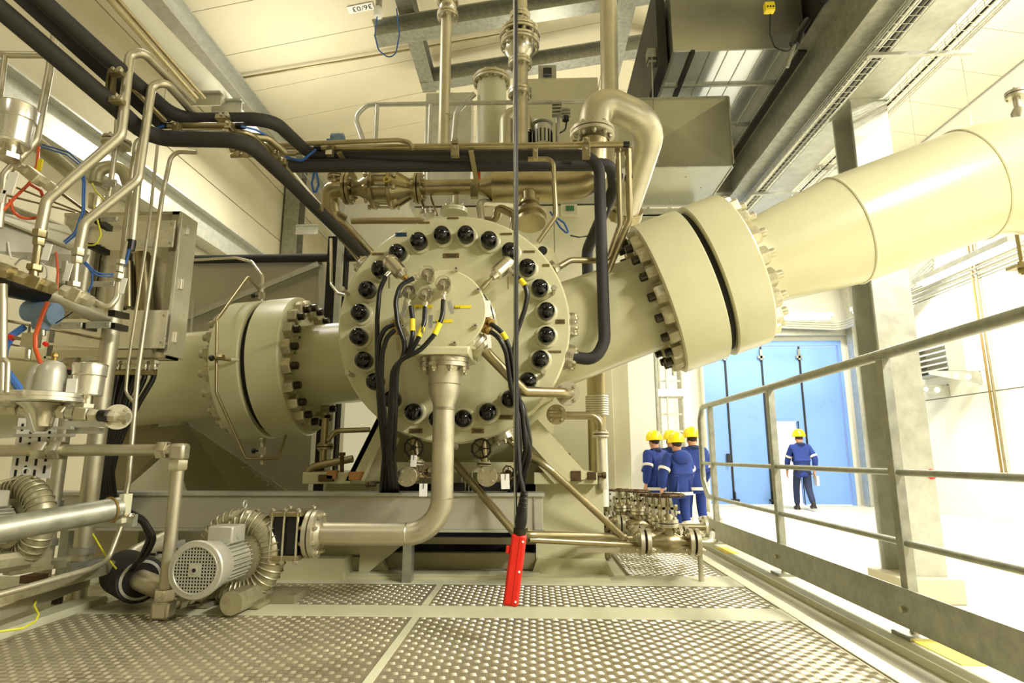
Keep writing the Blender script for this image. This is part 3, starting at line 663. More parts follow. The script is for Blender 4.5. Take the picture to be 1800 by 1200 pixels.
# nozzle necks and machine-side flanges
dL = V((1, -.015, .081)).normalized(); cL = V((-1.89, 4.232, 1.917)); dR = V((1, -.137, .34)).normalized(); cR = V((1.073, 3.739, 2.384))
MB().lathe(cL+dL*.02, dL, [(0, .49), (.008, .50), (.215, .50), (.225, .49)], 64).out('inlet_flange', 'cream', cp)
MB().lathe(cL+dL*.2, dL, [(0, .31), (.06, .292), (.50, .292), (.62, .31), (.72, .36), (.8, .44), (1.2, .44)], 48).out('inlet_neck', 'cream', cp)
MB().lathe(cR-dR*.02, -dR, [(0, .49), (.008, .50), (.275, .50), (.285, .49)], 64).out('outlet_flange', 'cream', cp)
MB().lathe(cR-dR*.27, -dR, [(0, .325), (.08, .31), (.7, .33), (.9, .38), (1.1, .42)], 48).out('outlet_neck', 'cream', cp)
nutL = MB().nut((0, 0, 0), (0, 0, 1), .102, .078).mesh('flange_nut', 'bolt'); studL = MB().lathe((0, 0, .07), (0, 0, 1), [(0, .026), (.045, .026), (.05, .02)]+[], 12).mesh('stud_end', 'dkbolt')
studO = studL.copy(); studO.materials.clear(); studO.materials.append(M['bolt'])
def bigring(c, d, off, n, parent, ph=0, stud=studL):
    x, y, z = basis(d)
    for i in range(n):
        a = 2*pi*(i+.5)/n+ph; q = c+z*off+(x*cos(a)+y*sin(a))*.416
        o = inst(nutL, 'flange_nut', q, z, parent, a*3+i)
        e = bpy.data.objects.new('stud_end', stud); COL.objects.link(e); e.parent = o
bigring(cL, dL, .225, 20, cp); bigring(cR, -dR, .285, 20, cp)
for i, tx in enumerate(('1', '9', '2', '4', '6', '8')):
    a = radians(222-i*16); x, y, z = basis(dL)
    p0 = cL+dL*(.36+.02*(i % 2))+(x*cos(a+pi)+y*sin(a+pi))*.0
for (tx, x, y) in (('9', 523, 597), ('2', 516, 622), ('4', 513, 655), ('6', 517, 683)):
    p0 = P(x, y, 3.93)
    for k in range(60):
        q = P(x, y, 3.8+k*.005); rr = q-cL; rr = rr-dL*rr.dot(dL)
        if rr.length < .2945: break
    n_ = rr.normalized(); xx = dL; yy_ = n_.cross(xx)
    if yy_.z < 0: yy_ = -yy_
    text(tx, q+n_*.003, xx, xx.cross(n_)*-1, .045, 'ink', cp, 'chalk_number')
# legs
for s, q in ((-1, [P(662, 735, 3.66), P(700, 770, 3.66), P(668, 845, 3.66), P(607, 845, 3.66)]), (1, [P(938, 742, 3.66), P(902, 770, 3.66), P(975, 850, 3.66), P(1028, 842, 3.66)])):
    MB().slab(q, .05, (0, -1, 0)).slab([q[0], q[0]+V((0, .3, 0)), q[3]+V((0, .3, 0)), q[3]], .03).out('support_leg', 'cream', cp, smooth=False)
    m0 = q[0].lerp(q[1], .5); m1 = q[2].lerp(q[3], .45); MB().bar(m0+V((0, -.02, 0)), m1+V((0, -.02, 0)), .02, .04).out('leg_rib', 'cream', cp, smooth=False)
MB().bx(-1.05, .12, 3.95, 4.4, 1.12, 1.75).out('underside_plate', 'cream', cp, smooth=False)
MB().bx(-.85, -.1, 3.7, 3.98, 1.2, 1.26).out('bottom_crossbeam', 'cream', cp, smooth=False)
# rim ports: right edge flanges, top studs
def disc_port(cx, cy, Y, d, R, th, n, parent=cp, m='steel', name='port_flange', out=.0):
    c0 = P(cx, cy, Y); d = V(d).normalized(); o = MB().lathe(c0, d, [(0, R), (th*.42, R), (th*.43, R*.9), (th*.5, R*.9), (th*.51, R), (th, R)], 24).out(name, m, parent)
    ring(o, c0+d*th, d, R*.74, n, R*.3, R*.2, 'bolt', R*.1); return c0+d*th
disc_port(999, 571, 3.48, (1, 0, 0), .075, .035, 6)
disc_port(992, 627, 3.48, (1, 0, -.22), .078, .05, 6)
disc_port(640, 468, 3.6, (-1, 0, .8), .06, .03, 4)
disc_port(968, 470, 3.6, (1, 0, .9), .04, .03, 4)
disc_port(882, 758, 3.5, (.4, 0, -1), .07, .05, 6)
disc_port(798, 376, 3.7, (0, 0, 1), .09, .03, 6, m='cream')
disc_port(752, 379, 3.65, (-.2, 0, 1), .05, .03, 4)
disc_port(796, 771, 3.5, (0, 0, -1), .04, .05, 4)

# ================================================================ BIG PIPES
t = T('inlet_pipe', 'wide cream pipe with bolted flange leading off to the left from the compressor', 'pipe', (-2.6, 4.24, 1.5))
MB().lathe(cL-dL*.02, -dL, [(0, .49), (.008, .50), (.19, .50), (.2, .49)], 64).out('pipe_flange', 'cream', t)
MB().lathe(cL-dL*.19, -dL, [(0, .42), (.05, .37), (.14, .33), (.25, .32), (3.6, .345)], 56).out('pipe_body', 'cream', t)
MB().lathe(cL-dL*.021, dL, [(0, .46), (.042, .46)], 48).out('gasket', 'void', t)
bigring(cL, -dL, .2, 20, t, 0, studO)
t = T('outlet_pipe', 'very large cream pipe with bolted flange rising to the right edge', 'pipe', (2.0, 3.65, 2.2))
MB().lathe(cR+dR*.02, dR, [(0, .49), (.008, .50), (.22, .50), (.23, .49)], 64).out('pipe_flange', 'cream', t)
MB().lathe(cR+dR*.22, dR, [(0, .35), (.05, .30), (.12, .283), (.2, .283), (.66, .342), (.7, .345)], 64).out('cone_section', 'cream', t)
MB().lathe(cR+dR*.915, dR, [(0, .345), (.77, .345)], 64).out('pipe_body', 'cream', t)
e0 = cR+dR*1.685; path = []; th_ = atan2(dR.z, dR.x)
cen = e0+V((sin(th_), 0, -cos(th_)))*.75
dd = V((cos(th_), 0, sin(th_)))
for k in range(13):
    a = th_-radians(6)*k; path.append(cen+V((-sin(a), 0, cos(a)))*.75+V((0, (-.137/1.06)*(a-th_)*-.75, 0)))
path += [path[-1]+V((.35*cos(th_-radians(72)), 0, .35*sin(th_-radians(72))))*3]
MB().tube(path, .345, 56).out('elbow', 'cream', t)
for q, n_ in ((cR+dR*.917, dR), (e0, dR)): MB().torus(q, n_, .345, .008, 64, 6).out('weld_seam', 'cream', t)
MB().torus(cR+dR*.31, dR, .284, .007, 64, 6).out('weld_seam', 'cream', t)
MB().lathe(cR+dR*.021, -dR, [(0, .46), (.042, .46)], 48).out('gasket', 'void', t)
bigring(cR, dR, .23, 20, t, 0, studO)

# ================================================================ BASE FRAME
bf = T('base_frame', 'cream steel base frame and pedestals that carry the compressor', 'frame', (-.5, 3.9, .6))
for (x0, x1) in ((.008, .41), (-1.30, -.93)):
    MB().bx(x0, x1, 3.76, 4.2, .6, 1.13).out('pedestal', 'cream', bf, smooth=False)
    MB().prism([(x0-.04, 0), (x1+.05, 0), (x1, .1), (x0, .1)], .06, (V((1, 0, 0)), V((0, 0, 1)), V((0, -1, 0))), (0, 3.79, .6)).out('pedestal_gusset', 'cream', bf, smooth=False)
for (x0, x1) in ((-.01, .37), (-1.42, -1.0)):
    MB().bx(x0, x1, 3.68, 4.2, 1.13, 1.20).out('sole_plate', 'cream', bf, smooth=False, bevel=.004)
MB().bx(-1.45, .02, 3.63, 3.75, .6, .625).out('front_strip', 'cream2', bf, smooth=False)
MB().bx(-1.45, .42, 3.60, 3.76, .6, .615).out('foot_strip', 'cream', bf, smooth=False)
MB().bx(-.95, .0, 4.0, 4.03, .6, 1.2).out('recess_shade_sheet', 'void', bf, smooth=False)  # black sheet that paints the shade in the gap between the pedestals
MB().bx(-.9, .0, 3.78, 3.84, .63, .72).bx(-.9, .0, 3.86, 3.9, .76, .80).out('cross_member', 'darksheet', bf, smooth=False)
q = [P(634, 955, 3.68), P(710, 955, 3.68), P(640, 1012, 3.68), P(630, 1012, 3.68)]
MB().slab(q, .03, (0, -1, 0)).out('gusset_plate', 'cream', bf, smooth=False)
MB().bx(-1.75, -1.1, 3.55, 3.75, .6, .72).bx(-1.6, -.95, 3.7, 3.9, .72, .95).out('left_ledge', 'cream', bf, smooth=False)
# jacking bolts
for (a, b_, r) in ((P(997, 828, 3.7), P(997, 798, 3.7), .012), (P(1020, 835, 3.72), P(1062, 835, 3.72), .013), (P(601, 845, 3.7), P(601, 798, 3.7), .013), (P(555, 838, 3.7), P(620, 838, 3.7), .016), (P(660, 852, 3.6), P(645, 852, 3.6), .01)):
    d_ = (b_-a).normalized(); MB().cyl(a, b_, r, 10).nut(b_-d_*.01, d_, r*3, r*1.6).out('jack_bolt', 'rust', bf)
for (x, y, w, h, m) in ((1012, 836, .06, .06, 'rust'), (1040, 836, .05, .045, 'rust'), (585, 834, .06, .05, 'orangeb'), (628, 836, .09, .05, 'orangeb'), (575, 840, .09, .04, 'rust')):
    MB().box(P(x, y, 3.68), (w, .06, h)).out('shim_block', m, bf, smooth=False, bevel=.003)
for x in (1010, 668): MB().nut(P(x, 824, 3.8), (0, 0, 1), .05, .03).cyl(P(x, 824, 3.8), P(x, 815, 3.8), .012).out('anchor_nut', 'rust', bf)
# grey duct in front of the base
td = T('cable_trunking', 'long grey sheet-metal cable trunking in front of the compressor base', 'trunking', (-1.2, 3.5, .9))
MB().bx(-2.85, .04, 3.46, 3.62, .895, 1.075).out('trunking_body', 'greysheet', td, smooth=False, bevel=.003)
MB().bx(-2.87, .05, 3.445, 3.635, 1.075, 1.092).bx(-2.85, .05, 3.45, 3.47, .88, .895).out('trunking_lid', 'galvl', td, smooth=False)
MB().bx(-.012, -.004, 3.452, 3.46, .895, 1.075).out('end_seam', 'galv', td, smooth=False)
for x in (-2.2, -1.2, -.72, -.1): MB().tube([(x-.02, 3.45, 1.085), (x-.02, 3.44, 1.068), (x+.02, 3.44, 1.068), (x+.02, 3.45, 1.085)], .0015, 5).out('lid_clip', 'galv', td)
for x_ in (-2.75, -.75): MB().bx(x_, x_+.05, 3.5, 3.58, .6, .9).out('trunking_leg', 'galv', td, smooth=False)

# machine enclosures and panels behind
t = T('machine_enclosure', 'tall cream sheet-clad enclosure standing behind the compressor', 'enclosure', (-.6, 6, 0))
xs_ = [-1.2, -.5, .2, .88]
MB().bx(-1.2, .88, 5.62, 7.4, 0, 3.75).out('enclosure_body', 'panel', t, smooth=False)
for i in range(3): MB().bx(xs_[i]+.004, xs_[i+1]-.004, 5.6, 5.63, .6, 3.74).out('enclosure_panel', 'panel', t, smooth=False, bevel=.004)
MB().bx(.05, .72, 5.55, 5.62, 1.0, 2.2).out('enclosure_door', 'panel', t, smooth=False, bevel=.004)
MB().box(P(1000, 370, 5.57), (.16, .06, .11)).out('local_display', 'panel', t, smooth=False); MB().box(P(1002, 366, 5.53), (.08, .01, .05)).out('display_screen', 'green', t, smooth=False)
t = T('machine_enclosure', 'white panel enclosure behind the walking people, right of the cream one', 'enclosure', (1.9, 12, 0))
MB().bx(1.36, 2.31, 11.52, 13.2, 0, 6.6).out('enclosure_body', 'concw', t, smooth=False); MB().bx(1.37, 2.30, 11.5, 11.52, .1, 6.59).out('enclosure_panel', 'concw', t, smooth=False, bevel=.004)
MB().bx(2.31, 2.35, 11.49, 11.53, 0, 6.6).out('corner_trim', 'galv', t, smooth=False)
t = T('switch_cabinet', 'white cabinet far behind between the enclosure and the cable ladder', 'cabinet', (2.7, 14.5, 0))
MB().bx(2.4, 3.2, 14, 14.5, 0, 6).out('cabinet_body', 'concw', t, smooth=False)
t = T('cable_ladder', 'white vertical cable ladder with pipes beside the blue gate', 'ladder', (2.9, 13, 0))
for x_ in (2.68, 3.16): MB().bx(x_, x_+.035, 13.0, 13.07, 0, 6).out('ladder_rail', 'galv', t, smooth=False)
for k in range(16): MB().bx(2.7, 3.16, 13.01, 13.05, .35+k*.36, .39+k*.36).out('rung', 'galvl', t, smooth=False)
MB().tube([(2.84, 12.95, 0), (2.84, 12.95, 6)], .022, 8).out('ladder_pipe', 'galvl', t); MB().tube([(3.0, 12.95, 3.0), (3.0, 12.95, 6)], .035, 8).out('ladder_pipe', 'galv', t)
MB().bx(2.62, 3.24, 12.88, 13.0, 2.55, 2.70).out('ladder_bracket', 'white', t, smooth=False)
# grey sheet hood at left behind the inlet flange
t = T('sheet_metal_hood', 'big grey sheet-metal hood behind the left flange with slanted edges', 'hood', (-2.4, 5.2, 0))
MB().bx(P(300, 470, 5.3).x, P(566, 470, 5.3).x, 5.3, 6.2, .3, P(400, 462, 5.3).z).out('hood_body', 'greysheet', t, smooth=False)
a, b_ = P(313, 565, 5.22), P(560, 464, 5.22)
MB().bar(a, b_, .05, .03, (0, 1, 0)).out('slanted_rib', 'galvl', t, smooth=False)
a, b_ = P(330, 740, 4.75), P(500, 862, 4.9)
MB().slab([P(185, 760, 4.6), P(330, 745, 4.6), P(510, 868, 4.9), P(420, 880, 4.9), P(190, 880, 4.6)], .05, (0, -1, 0)).out('sloping_chute', 'darksheet', t, smooth=False)
MB().bar(a+V((0, -.06, 0)), b_+V((0, -.06, 0)), .02, .02).out('chute_edge', 'galv', t, smooth=False)
MB().slab([P(560, 465, 5.25), P(568, 465, 5.25), P(568, 640, 5.25), P(560, 640, 5.25)], .03, (0, -1, 0)).out('corner_trim', 'galvl', t, smooth=False)
for k in range(9): MB().cyl(a.lerp(b_, k/8)+V((0, -.07, -.02)), a.lerp(b_, k/8)+V((0, -.085, -.02)), .008, 6).out('rivet', 'bolt', t)
MB().tube([P(341, 530, 5.15), P(336, 585, 5.15)], .012, 8).out('stub_rod', 'galvl', t)
MB().slab([P(196, 880, 4.3), P(300, 790, 4.3), P(330, 880, 4.3)], .03, (0, -1, 0)).out('white_flap', 'panel', t, smooth=False)
MB().bx(-3.6, -3.2, 4.9, 5.0, .0, 2.3).out('hood_leg', 'darksheet', t, smooth=False)
t = T('dark_gap_strip', 'black upright strip standing for the dark gap left of the compressor cover', 'post', P(580, 700, 4.9))
MB().bx(P(566, 600, 5.2).x, P(600, 600, 5.2).x, 5.2, 5.3, 0, 3.3).out('black_gap_fill', 'void', t, smooth=False)  # black strip put in for the dark gap beside the hood
MB().bx(P(583, 600, 5.1).x, P(593, 600, 5.1).x, 5.1, 5.15, 0, 4.1).out('bright_profile', 'galvl', t, smooth=False)
# ================================================================ PIPEWORK AROUND THE COMPRESSOR
def pt(name, label, cat, q, w, m, parent=None, bend=None, group=None, n=12, seg=6):
    p = pts(*q); r = RP(w, p[0])
    return MB().tube(p, r, n, r*2.6 if bend is None else bend, seg).out(name, m, parent, label, cat, group)
def wpt(parent, q, w, m, name='pipe', bend=None, n=12): return pt(name, None, None, q, w, m, parent, bend, None, n)
def clamp(parent, x, y, Y, w, h, m='bsteel', name='clamp', deep=.04):
    c0 = P(x, y, Y); k = 1/F_*(c0-CAM).dot(c_f); o = MB().box(c0, (w*k, deep, h*k)).out(name, m, parent, smooth=False, bevel=.002)
    MB().nut(c0+V((0, -deep/2, h*k*.2)), NY, .014, .01).out('clamp_screw', 'bolt', o)
    return o
# long black insulated pipes from the upper left
pt('insulated_pipe', 'lower black insulated pipe from the top left corner, running down behind the cover disc', 'pipe',
   [(-60, -35, 1.88), (205, 190, 2.38), (262, 243, 2.6), (432, 246, 2.62), (520, 330, 3.15), (690, 500, 4.9)], 36, 'foam', bend=.12)
ip = T('insulated_pipe', 'upper black insulated pipe that crosses above the disc and drops down to its right side', 'pipe', P(550, 275, 3.45))
wpt(ip, [(30, -40, 1.95), (205, 118, 2.35), (312, 210, 2.75), (478, 209, 2.8), (548, 274, 3.42), (1053, 272, 3.45), (1056, 400, 3.45), (1063, 600, 3.45), (1046, 633, 3.45), (1006, 627, 3.45)], 32, 'foam', 'insulation', bend=.13, n=14)
pt('insulated_pipe', 'second black insulated pipe under the conduit above the disc, dropping behind the right side', 'pipe',
   [(505, 291, 3.35), (1075, 289, 3.7), (1080, 330, 3.9), (1032, 440, 4.3), (1036, 590, 4.4)], 24, 'foam', bend=.1)
MB().box(P(770, 282, 3.62), (1.75, .04, .09)).out('support_channel', 'dark', label='black steel channel behind the insulated pipes above the disc', cat='beam')
cd = T('cable_conduit', 'long straight steel conduit with clamps on top of the black pipes above the disc', 'conduit', P(560, 258, 3.35))
wpt(cd, [(562, 260, 3.35), (1100, 254, 3.35)], 11, 'bsteel', 'conduit_tube')
MB().cyl(P(1095, 254, 3.35), P(1106, 254, 3.35), .02, 14).out('end_plug', 'rubber', cd); MB().cyl(P(553, 260, 3.35), P(566, 260, 3.35), .02, 14).out('end_plug', 'rubber', cd)
for (x, y, w, h) in ((580, 262, 12, 26), (800, 266, 14, 20), (800, 250, 10, 10), (1030, 268, 14, 22), (1030, 248, 10, 10), (941, 272, 9, 20)): clamp(cd, x, y, 3.3, w, h)
for (x, y, x2, y2) in ((596, 268, 625, 315), (828, 265, 838, 320)):
    MB().bar(P(x, y, 3.32), P(x2, y2, 3.6), .03, .012, (0, 1, 0)).out('strap_arm', 'bsteel', cd)
MB().box(P(841, 306, 3.6), (.025, .03, .07)).out('orange_clip', 'orange', cd)
bk = T('support_channel', 'long black channel running between the two insulated pipes at upper left', 'beam', P(150, 110, 2.25))
MB().bar(P(20, -30, 1.98), P(290, 218, 2.8), .09, .03, (0, 1, 0)).out('channel_web', 'dark', bk, smooth=False)
for (x, y, Y) in ((205, 128, 2.3), (206, 178, 2.33), (392, 207, 2.72)): clamp(bk, x, y, Y, 22, 9, 'bsteel', 'pipe_clamp'); MB().nut(P(x+8, y-4, Y-.03), NY, .022, .016).out('clamp_nut', 'bolt', bk)
MB().bar(P(194, 130, 2.35), P(190, 165, 2.35), .012, .03).bar(P(200, 130, 2.35), P(198, 165, 2.35), .008, .03).out('hanger_strap', 'bsteel', bk)
# stainless tubes upper left with clamps
tb = T('tube_run', 'pair of stainless tubes clamped between the black pipes at upper left', 'tube', P(290, 225, 2.7))
wpt(tb, [(287, 221, 2.7), (418, 221, 2.7)], 11, 'bsteel', 'tube'); MB().cyl(P(416, 221, 2.7), P(430, 221, 2.7), .017, 12).out('sleeve', 'rubber', tb); MB().cyl(P(284, 221, 2.7), P(296, 221, 2.7), .016, 12).out('sleeve', 'rubber', tb)
wpt(tb, [(272, 234, 2.7), (436, 231, 2.7), (475, 266, 2.95), (545, 352, 3.5), (640, 470, 4.5)], 10, 'bsteel', 'tube', bend=.07)
wpt(tb, [(60, -20, 2.0), (290, 212, 2.65)], 11, 'bsteel', 'tube')
for (x, y) in ((311, 224), (403, 222), (398, 236), (315, 238)): clamp(tb, x, y, 2.66, 11, 14)
for (x, y, Y) in ((485, 272, 2.95), (497, 286, 3.0), (560, 365, 3.4), (603, 418, 3.9)): clamp(tb, x, y, Y, 14, 10)
wpt(tb, [(430, 238, 2.75), (470, 243, 2.85), (500, 268, 2.98)], 14, 'bsteel', 'tube', bend=.06)
pt('tube_run', 'twin thin tube continuing alongside the black pipe toward the disc', 'tube', [(500, 292, 3.0), (616, 432, 4.0), (652, 482, 4.6)], 8, 'bsteel', bend=.03)
for (q, lb) in (([(98, 62, 2.25), (100, 35, 2.25), (80, 5, 2.1)], 'short stub tube'),): pass
pt('steel_tube', 'thin steel tube running above the conduit to a bend at its middle', 'tube', [(440, 256, 3.2), (700, 246, 3.3), (720, 250, 3.3), (726, 262, 3.3)], 8, 'bsteel')
pt('steel_tube', 'thin steel tube crossing left of the conduit at the same height', 'tube', [(430, 270, 3.3), (560, 268, 3.5)], 8, 'bsteel')
for k, (y1, y2) in enumerate(((250, 268), (262, 278))):
    pt('steel_tube', ['upper thin tube of the pair leading left from the rack corner', 'lower thin tube of the pair leading left from the rack corner'][k], 'tube', [(405, y1+12, 3.3), (520, y1+9, 3.4)], 7, 'bsteel')
t = T('tube_union', 'cluster of small tube unions at the end of the thin tube pair', 'fitting', P(415, 270, 3.3))
for k in range(4): MB().nut(P(405+k*8, 262+(k % 2)*10, 3.3), (1, 0, .1), .034, .03).out('union_nut', 'bsteel', t)

# stainless assembly above the disc
st = T('valve_pipe_run', 'brownish stainless pipe run with bolted flanges and a big valve above the disc', 'pipe run', P(700, 330, 3.95))
YS = 3.95
wpt(st, [(606, 331, YS), (578, 333, YS), (582, 378, 4.05), (604, 392, 4.1)], 30, 'bsteel', 'elbow', bend=.12)
wpt(st, [(596, 384, 4.08), (655, 448, 4.3)], 15, 'bsteel', 'branch_tube')
flange_pair(st, P(612, 331, YS), (1, 0, 0), RP(56, P(612, 331, YS)), .022, 8, 'bsteel', 'bolt')
flange_pair(st, P(591, 311, YS), (0, 0, 1), .062, .016, 6, 'bsteel', 'bolt')
MB().cyl(P(591, 311, YS), P(590, 330, YS), .045).out('neck', 'bsteel', st)
a = P(621, 331, YS); ux = V((1, 0, 0)); k_ = (a-CAM).dot(c_f)/F_
MB().lathe(a, ux, [(0, .055), (10*k_, .055), (22*k_, .085), (34*k_, .11), (36*k_, .12)], 24).out('valve_neck', 'bsteel', st)
for x in (657, 688):
    MB().lathe(P(x-3, 333, YS), ux, [(0, .138), (.003, .142), (.024, .142), (.027, .138)], 28).out('valve_flange', 'bsteel', st)
MB().cyl(P(658, 333, YS), P(690, 333, YS), .095, 24).out('valve_body', 'bsteel', st)
for i in range(8):
    an = 2*pi*i/8+.3; o_ = V((0, cos(an), sin(an)))*.125
    MB().cyl(P(650, 333, YS)+o_, P(700, 333, YS)+o_, .009, 8).nut(P(650, 333, YS)+o_, -ux, .03, .018).nut(P(697, 333, YS)+o_, ux, .03, .018).out('tie_bolt', 'bolt', st)
MB().lathe(P(691, 333, YS), ux, [(0, .13), (.02, .12), (24*k_, .07), (30*k_, .055), (40*k_, .055)], 24).out('valve_cone', 'bsteel', st)
for i in range(6):
    an = 2*pi*i/6; MB().bar(P(694, 333, YS)+V((0, cos(an), sin(an)))*.12, P(722, 333, YS)+V((0, cos(an), sin(an)))*.055, .012, .03).out('cone_rib', 'bsteel', st)
MB().torus(P(679, 315, 3.8), (0, 1, 0), .018, .004, 16, 6).out('yellow_ring', 'yellow', st)
flange_pair(st, P(736, 331, YS), (1, 0, 0), RP(54, P(736, 331, YS)), .022, 8, 'bsteel', 'bolt')
wpt(st, [(742, 330, YS), (842, 328, YS)], 27, 'bsteel', 'pipe_section')
MB().torus(P(751, 330, YS), ux, RP(27, P(751, 330, YS)), .003, 20, 5).out('weld_seam', 'bsteel', st)
a = P(838, 329, YS); MB().lathe(a, ux, [(0, .051), (.02, .051), (28*k_, .095), (34*k_, .098)], 24).out('reducer', 'bsteel', st)
MB().torus(P(870, 329, YS), ux, .098, .003, 24, 5).out('weld_seam', 'bsteel', st)
wpt(st, [(866, 329, YS), (990, 329, YS), (1040, 322, YS), (1043, 250, YS)], 52, 'bsteel', 'large_pipe', bend=.2, n=24)
clamp(st, 834, 333, 3.9, 13, 32); 
# bright elbow
eb = T('elbow_pipe', 'bright stainless pipe with two elbows turning down beside the square duct', 'pipe', P(1045, 240, 3.95))
flange_pair(eb, P(1041, 236, YS), (0, 0, 1), RP(78, P(1041, 236, YS)), .026, 10, 'msteel', 'bolt')
wpt(eb, [(1043, 240, YS), (1050, 172, YS), (1148, 218, 4.05), (1098, 378, 5.0)], 55, 'msteel', 'elbow_body', bend=.23, n=28)
MB().cyl(P(1101, 366, 4.95), P(1097, 382, 5.02), .15, 24).out('end_flange', 'bsteel', eb); ring(eb, P(1097, 382, 5.02), (P(1097, 382, 5.02)-P(1101, 366, 4.95)), .125, 8, .035, .02)
for q in ((1122, 196, 4.0), (1149, 262, 4.3)): pass
pt('vertical_pipe', 'tall straight grey pipe rising out of the picture behind the bright elbow', 'pipe', [(1066, -60, 4.9), (1070, 20, 4.9), (1074, 370, 4.9)], 30, 'msteel', n=20)
# fix true vertical
def vpipe(x, y0, y1, Y, w, m, parent=None, name='pipe', label=None, cat=None, n=16):
    a = P(x, y0, Y); b_ = P(x, y1, Y); b_ = V((a.x, a.y, b_.z)); return MB().cyl(a, b_, RP(w, a), n).out(name, m, parent, label, cat)
v1 = T('vertical_pipe', 'slim vertical pipe with a double flange at its top, left of centre', 'pipe', P(787, 250, 4.9))
vpipe(787, -60, 262, 4.9, 19, 'msteel', v1, 'pipe_section')
for y in (28, 3): flange_pair(v1, P(787, y, 4.9), (0, 0, 1), .1, .022, 6, 'steel', 'bolt')
MB().lathe(P(787, 24, 4.9), (0, 0, 1), [(0, .05), (.04, .08), (.1, .08), (.14, .05)], 16).out('valve_body', 'steel', v1)
MB().torus(P(787, 205, 4.9), (0, 0, 1), .047, .003, 16, 5).out('pipe_band', 'bsteel', v1)
v2 = T('vertical_pipe', 'vertical stack of stainless flanges and a cone hanging under the roof at centre', 'pipe', P(915, 250, 5.2))
for y, R in ((30, .1), (62, .2), (78, .19), (112, .115), (164, .115)): flange_pair(v2, P(914, y, 5.2), (0, 0, 1), R, .028, 12 if R > .15 else 8, 'steel', 'bolt')
vpipe(914, -60, 262, 5.2, 25, 'msteel', v2, 'pipe_section')
a = P(914, 106, 5.2); MB().lathe(a, (0, 0, 1), [(0, .075), (.05, .12), (.1, .15), (.15, .15)], 20).out('cone_section', 'steel', v2)
MB().lathe(P(914, 56, 5.2), (0, 0, 1), [(0, .16), (.05, .12), (.12, .09)], 20).out('cone_section', 'steel', v2)
# tank on the upper platform
PZL = 3.95
tk = T('filter_tank', 'white cylindrical filter tank with bolted lid on the upper platform', 'tank', (P(864, 200, 6.1).x, 6.1, PZL))
cx_ = P(864, 200, 6.1).x; zt_ = P(864, 148, 6.1).z
MB().lathe((cx_, 6.1, PZL+.02), (0, 0, 1), [(0, .15), (.05, .165), (zt_-PZL-.02, .165)], 28).out('tank_body', 'cream2', tk)
MB().lathe((cx_, 6.1, zt_), (0, 0, 1), [(0, .21), (.03, .21), (.031, .19), (.038, .19), (.039, .21), (.07, .21), (.1, .14)], 32).out('tank_lid', 'msteel', tk)
ring(tk, (cx_, 6.1, zt_+.07), (0, 0, 1), .185, 12, .035, .02, both=.07)
wpt(tk, [(834, 165, 6.0), (802, 195, 6.0), (797, 250, 6.0)], 10, 'galvl', 'drain_pipe', bend=.2)
t = T('bent_pipe', 'matt stainless U-shaped pipe with a black hose end beside the white tank', 'pipe', P(905, 250, 5.7))
wpt(t, [(890, 262, 5.7), (890, 200, 5.7), (922, 200, 5.7), (925, 232, 5.7)], 24, 'msteel', 'pipe_bend', bend=.14, n=18)
MB().cyl(P(923, 228, 5.7), P(924, 262, 5.7), .07, 18).out('hose_end', 'rubber', t)
for k in range(3): MB().torus(P(923, 229+k*3, 5.7), (0, 0, 1), .07, .005, 18, 5).out('hose_clip', 'steel', t)
t = T('pump_motor', 'small vertical pump motor with finned body on the upper platform', 'motor', P(954, 252, 5.7))
a = P(954, 255, 5.7); MB().lathe(a, (0, 0, 1), [(0, .09), (.14, .095), (.16, .1), (.2, .1), (.22, .08)], 24).out('motor_body', 'motor', t)
MB().lathe(a+V((0, 0, .235)), (0, 0, 1), [(0, .11), (.012, .11), (.03, .07)], 24).out('fan_cowl', 'motor', t)
for i in range(14):
    an = 2*pi*i/14; MB().box(a+V((cos(an)*.098, sin(an)*.098, .07)), (.012, .012, .14), (V((cos(an), sin(an), 0)), V((-sin(an), cos(an), 0)), V((0, 0, 1)))).out('fin', 'rubber', t)
# grey box behind the tank
MB().bx(P(750, 200, 7.2).x, P(830, 200, 7.2).x, 7.1, 7.4, PZL, P(800, 170, 7.2).z).out('grey_cabinet', 'galvl', label='pale grey cabinet behind the vertical pipe on the upper platform', cat='cabinet', smooth=False, bevel=.01)
MB().bx(P(905, 200, 7.3).x, .86, 7.15, 7.42, PZL, P(1000, 172, 7.6).z).out('equipment_cabinet', 'ductm', label='dull metal cabinet behind the pump motor on the upper platform', cat='cabinet', smooth=False)
# upper platform + handrail
up = T('upper_platform', 'raised maintenance platform behind the disc with a galvanized handrail', 'platform', (-.4, 6, PZL))
MB().bx(-1.25, .88, 5.6, 7.45, PZL-.19, PZL).out('platform_deck', 'galvl', up, smooth=False)
hr = T('handrail', 'galvanized tubular handrail of the upper platform', 'railing', (-.4, 5.65, PZL))
q = [P(655, 352, 5.68), P(640, 250, 5.68), P(624, 205, 5.68), P(645, 184, 5.68), P(1030, 178, 5.68)]
MB().tube(q, .024, 10, .12).out('top_rail', 'galvl', hr)
for x in (663, 757, 980): 
    a = P(x, 183, 5.68); MB().cyl((a.x, a.y, PZL), a, .024, 10).out('post', 'galvl', hr)
wpt(hr, [(630, 333, 5.68), (1010, 326, 5.68)], 8, 'galvl', 'middle_rail'); wpt(hr, [(690, 345, 5.7), (985, 341, 5.7)], 5, 'galvl', 'lower_rail')
t = T('junction_block', 'perforated bracket with a black cable gland on the upper handrail post', 'bracket', P(985, 192, 5.62))
for k in range(4): MB().box(P(979, 184+k*6, 5.62), (.1, .06, .02)).out('bracket_bar', 'galv', t); 
for k in range(3): MB().box(P(994, 192+k*6, 5.6), (.1, .03, .02)).out('bracket_bar', 'galv', t)
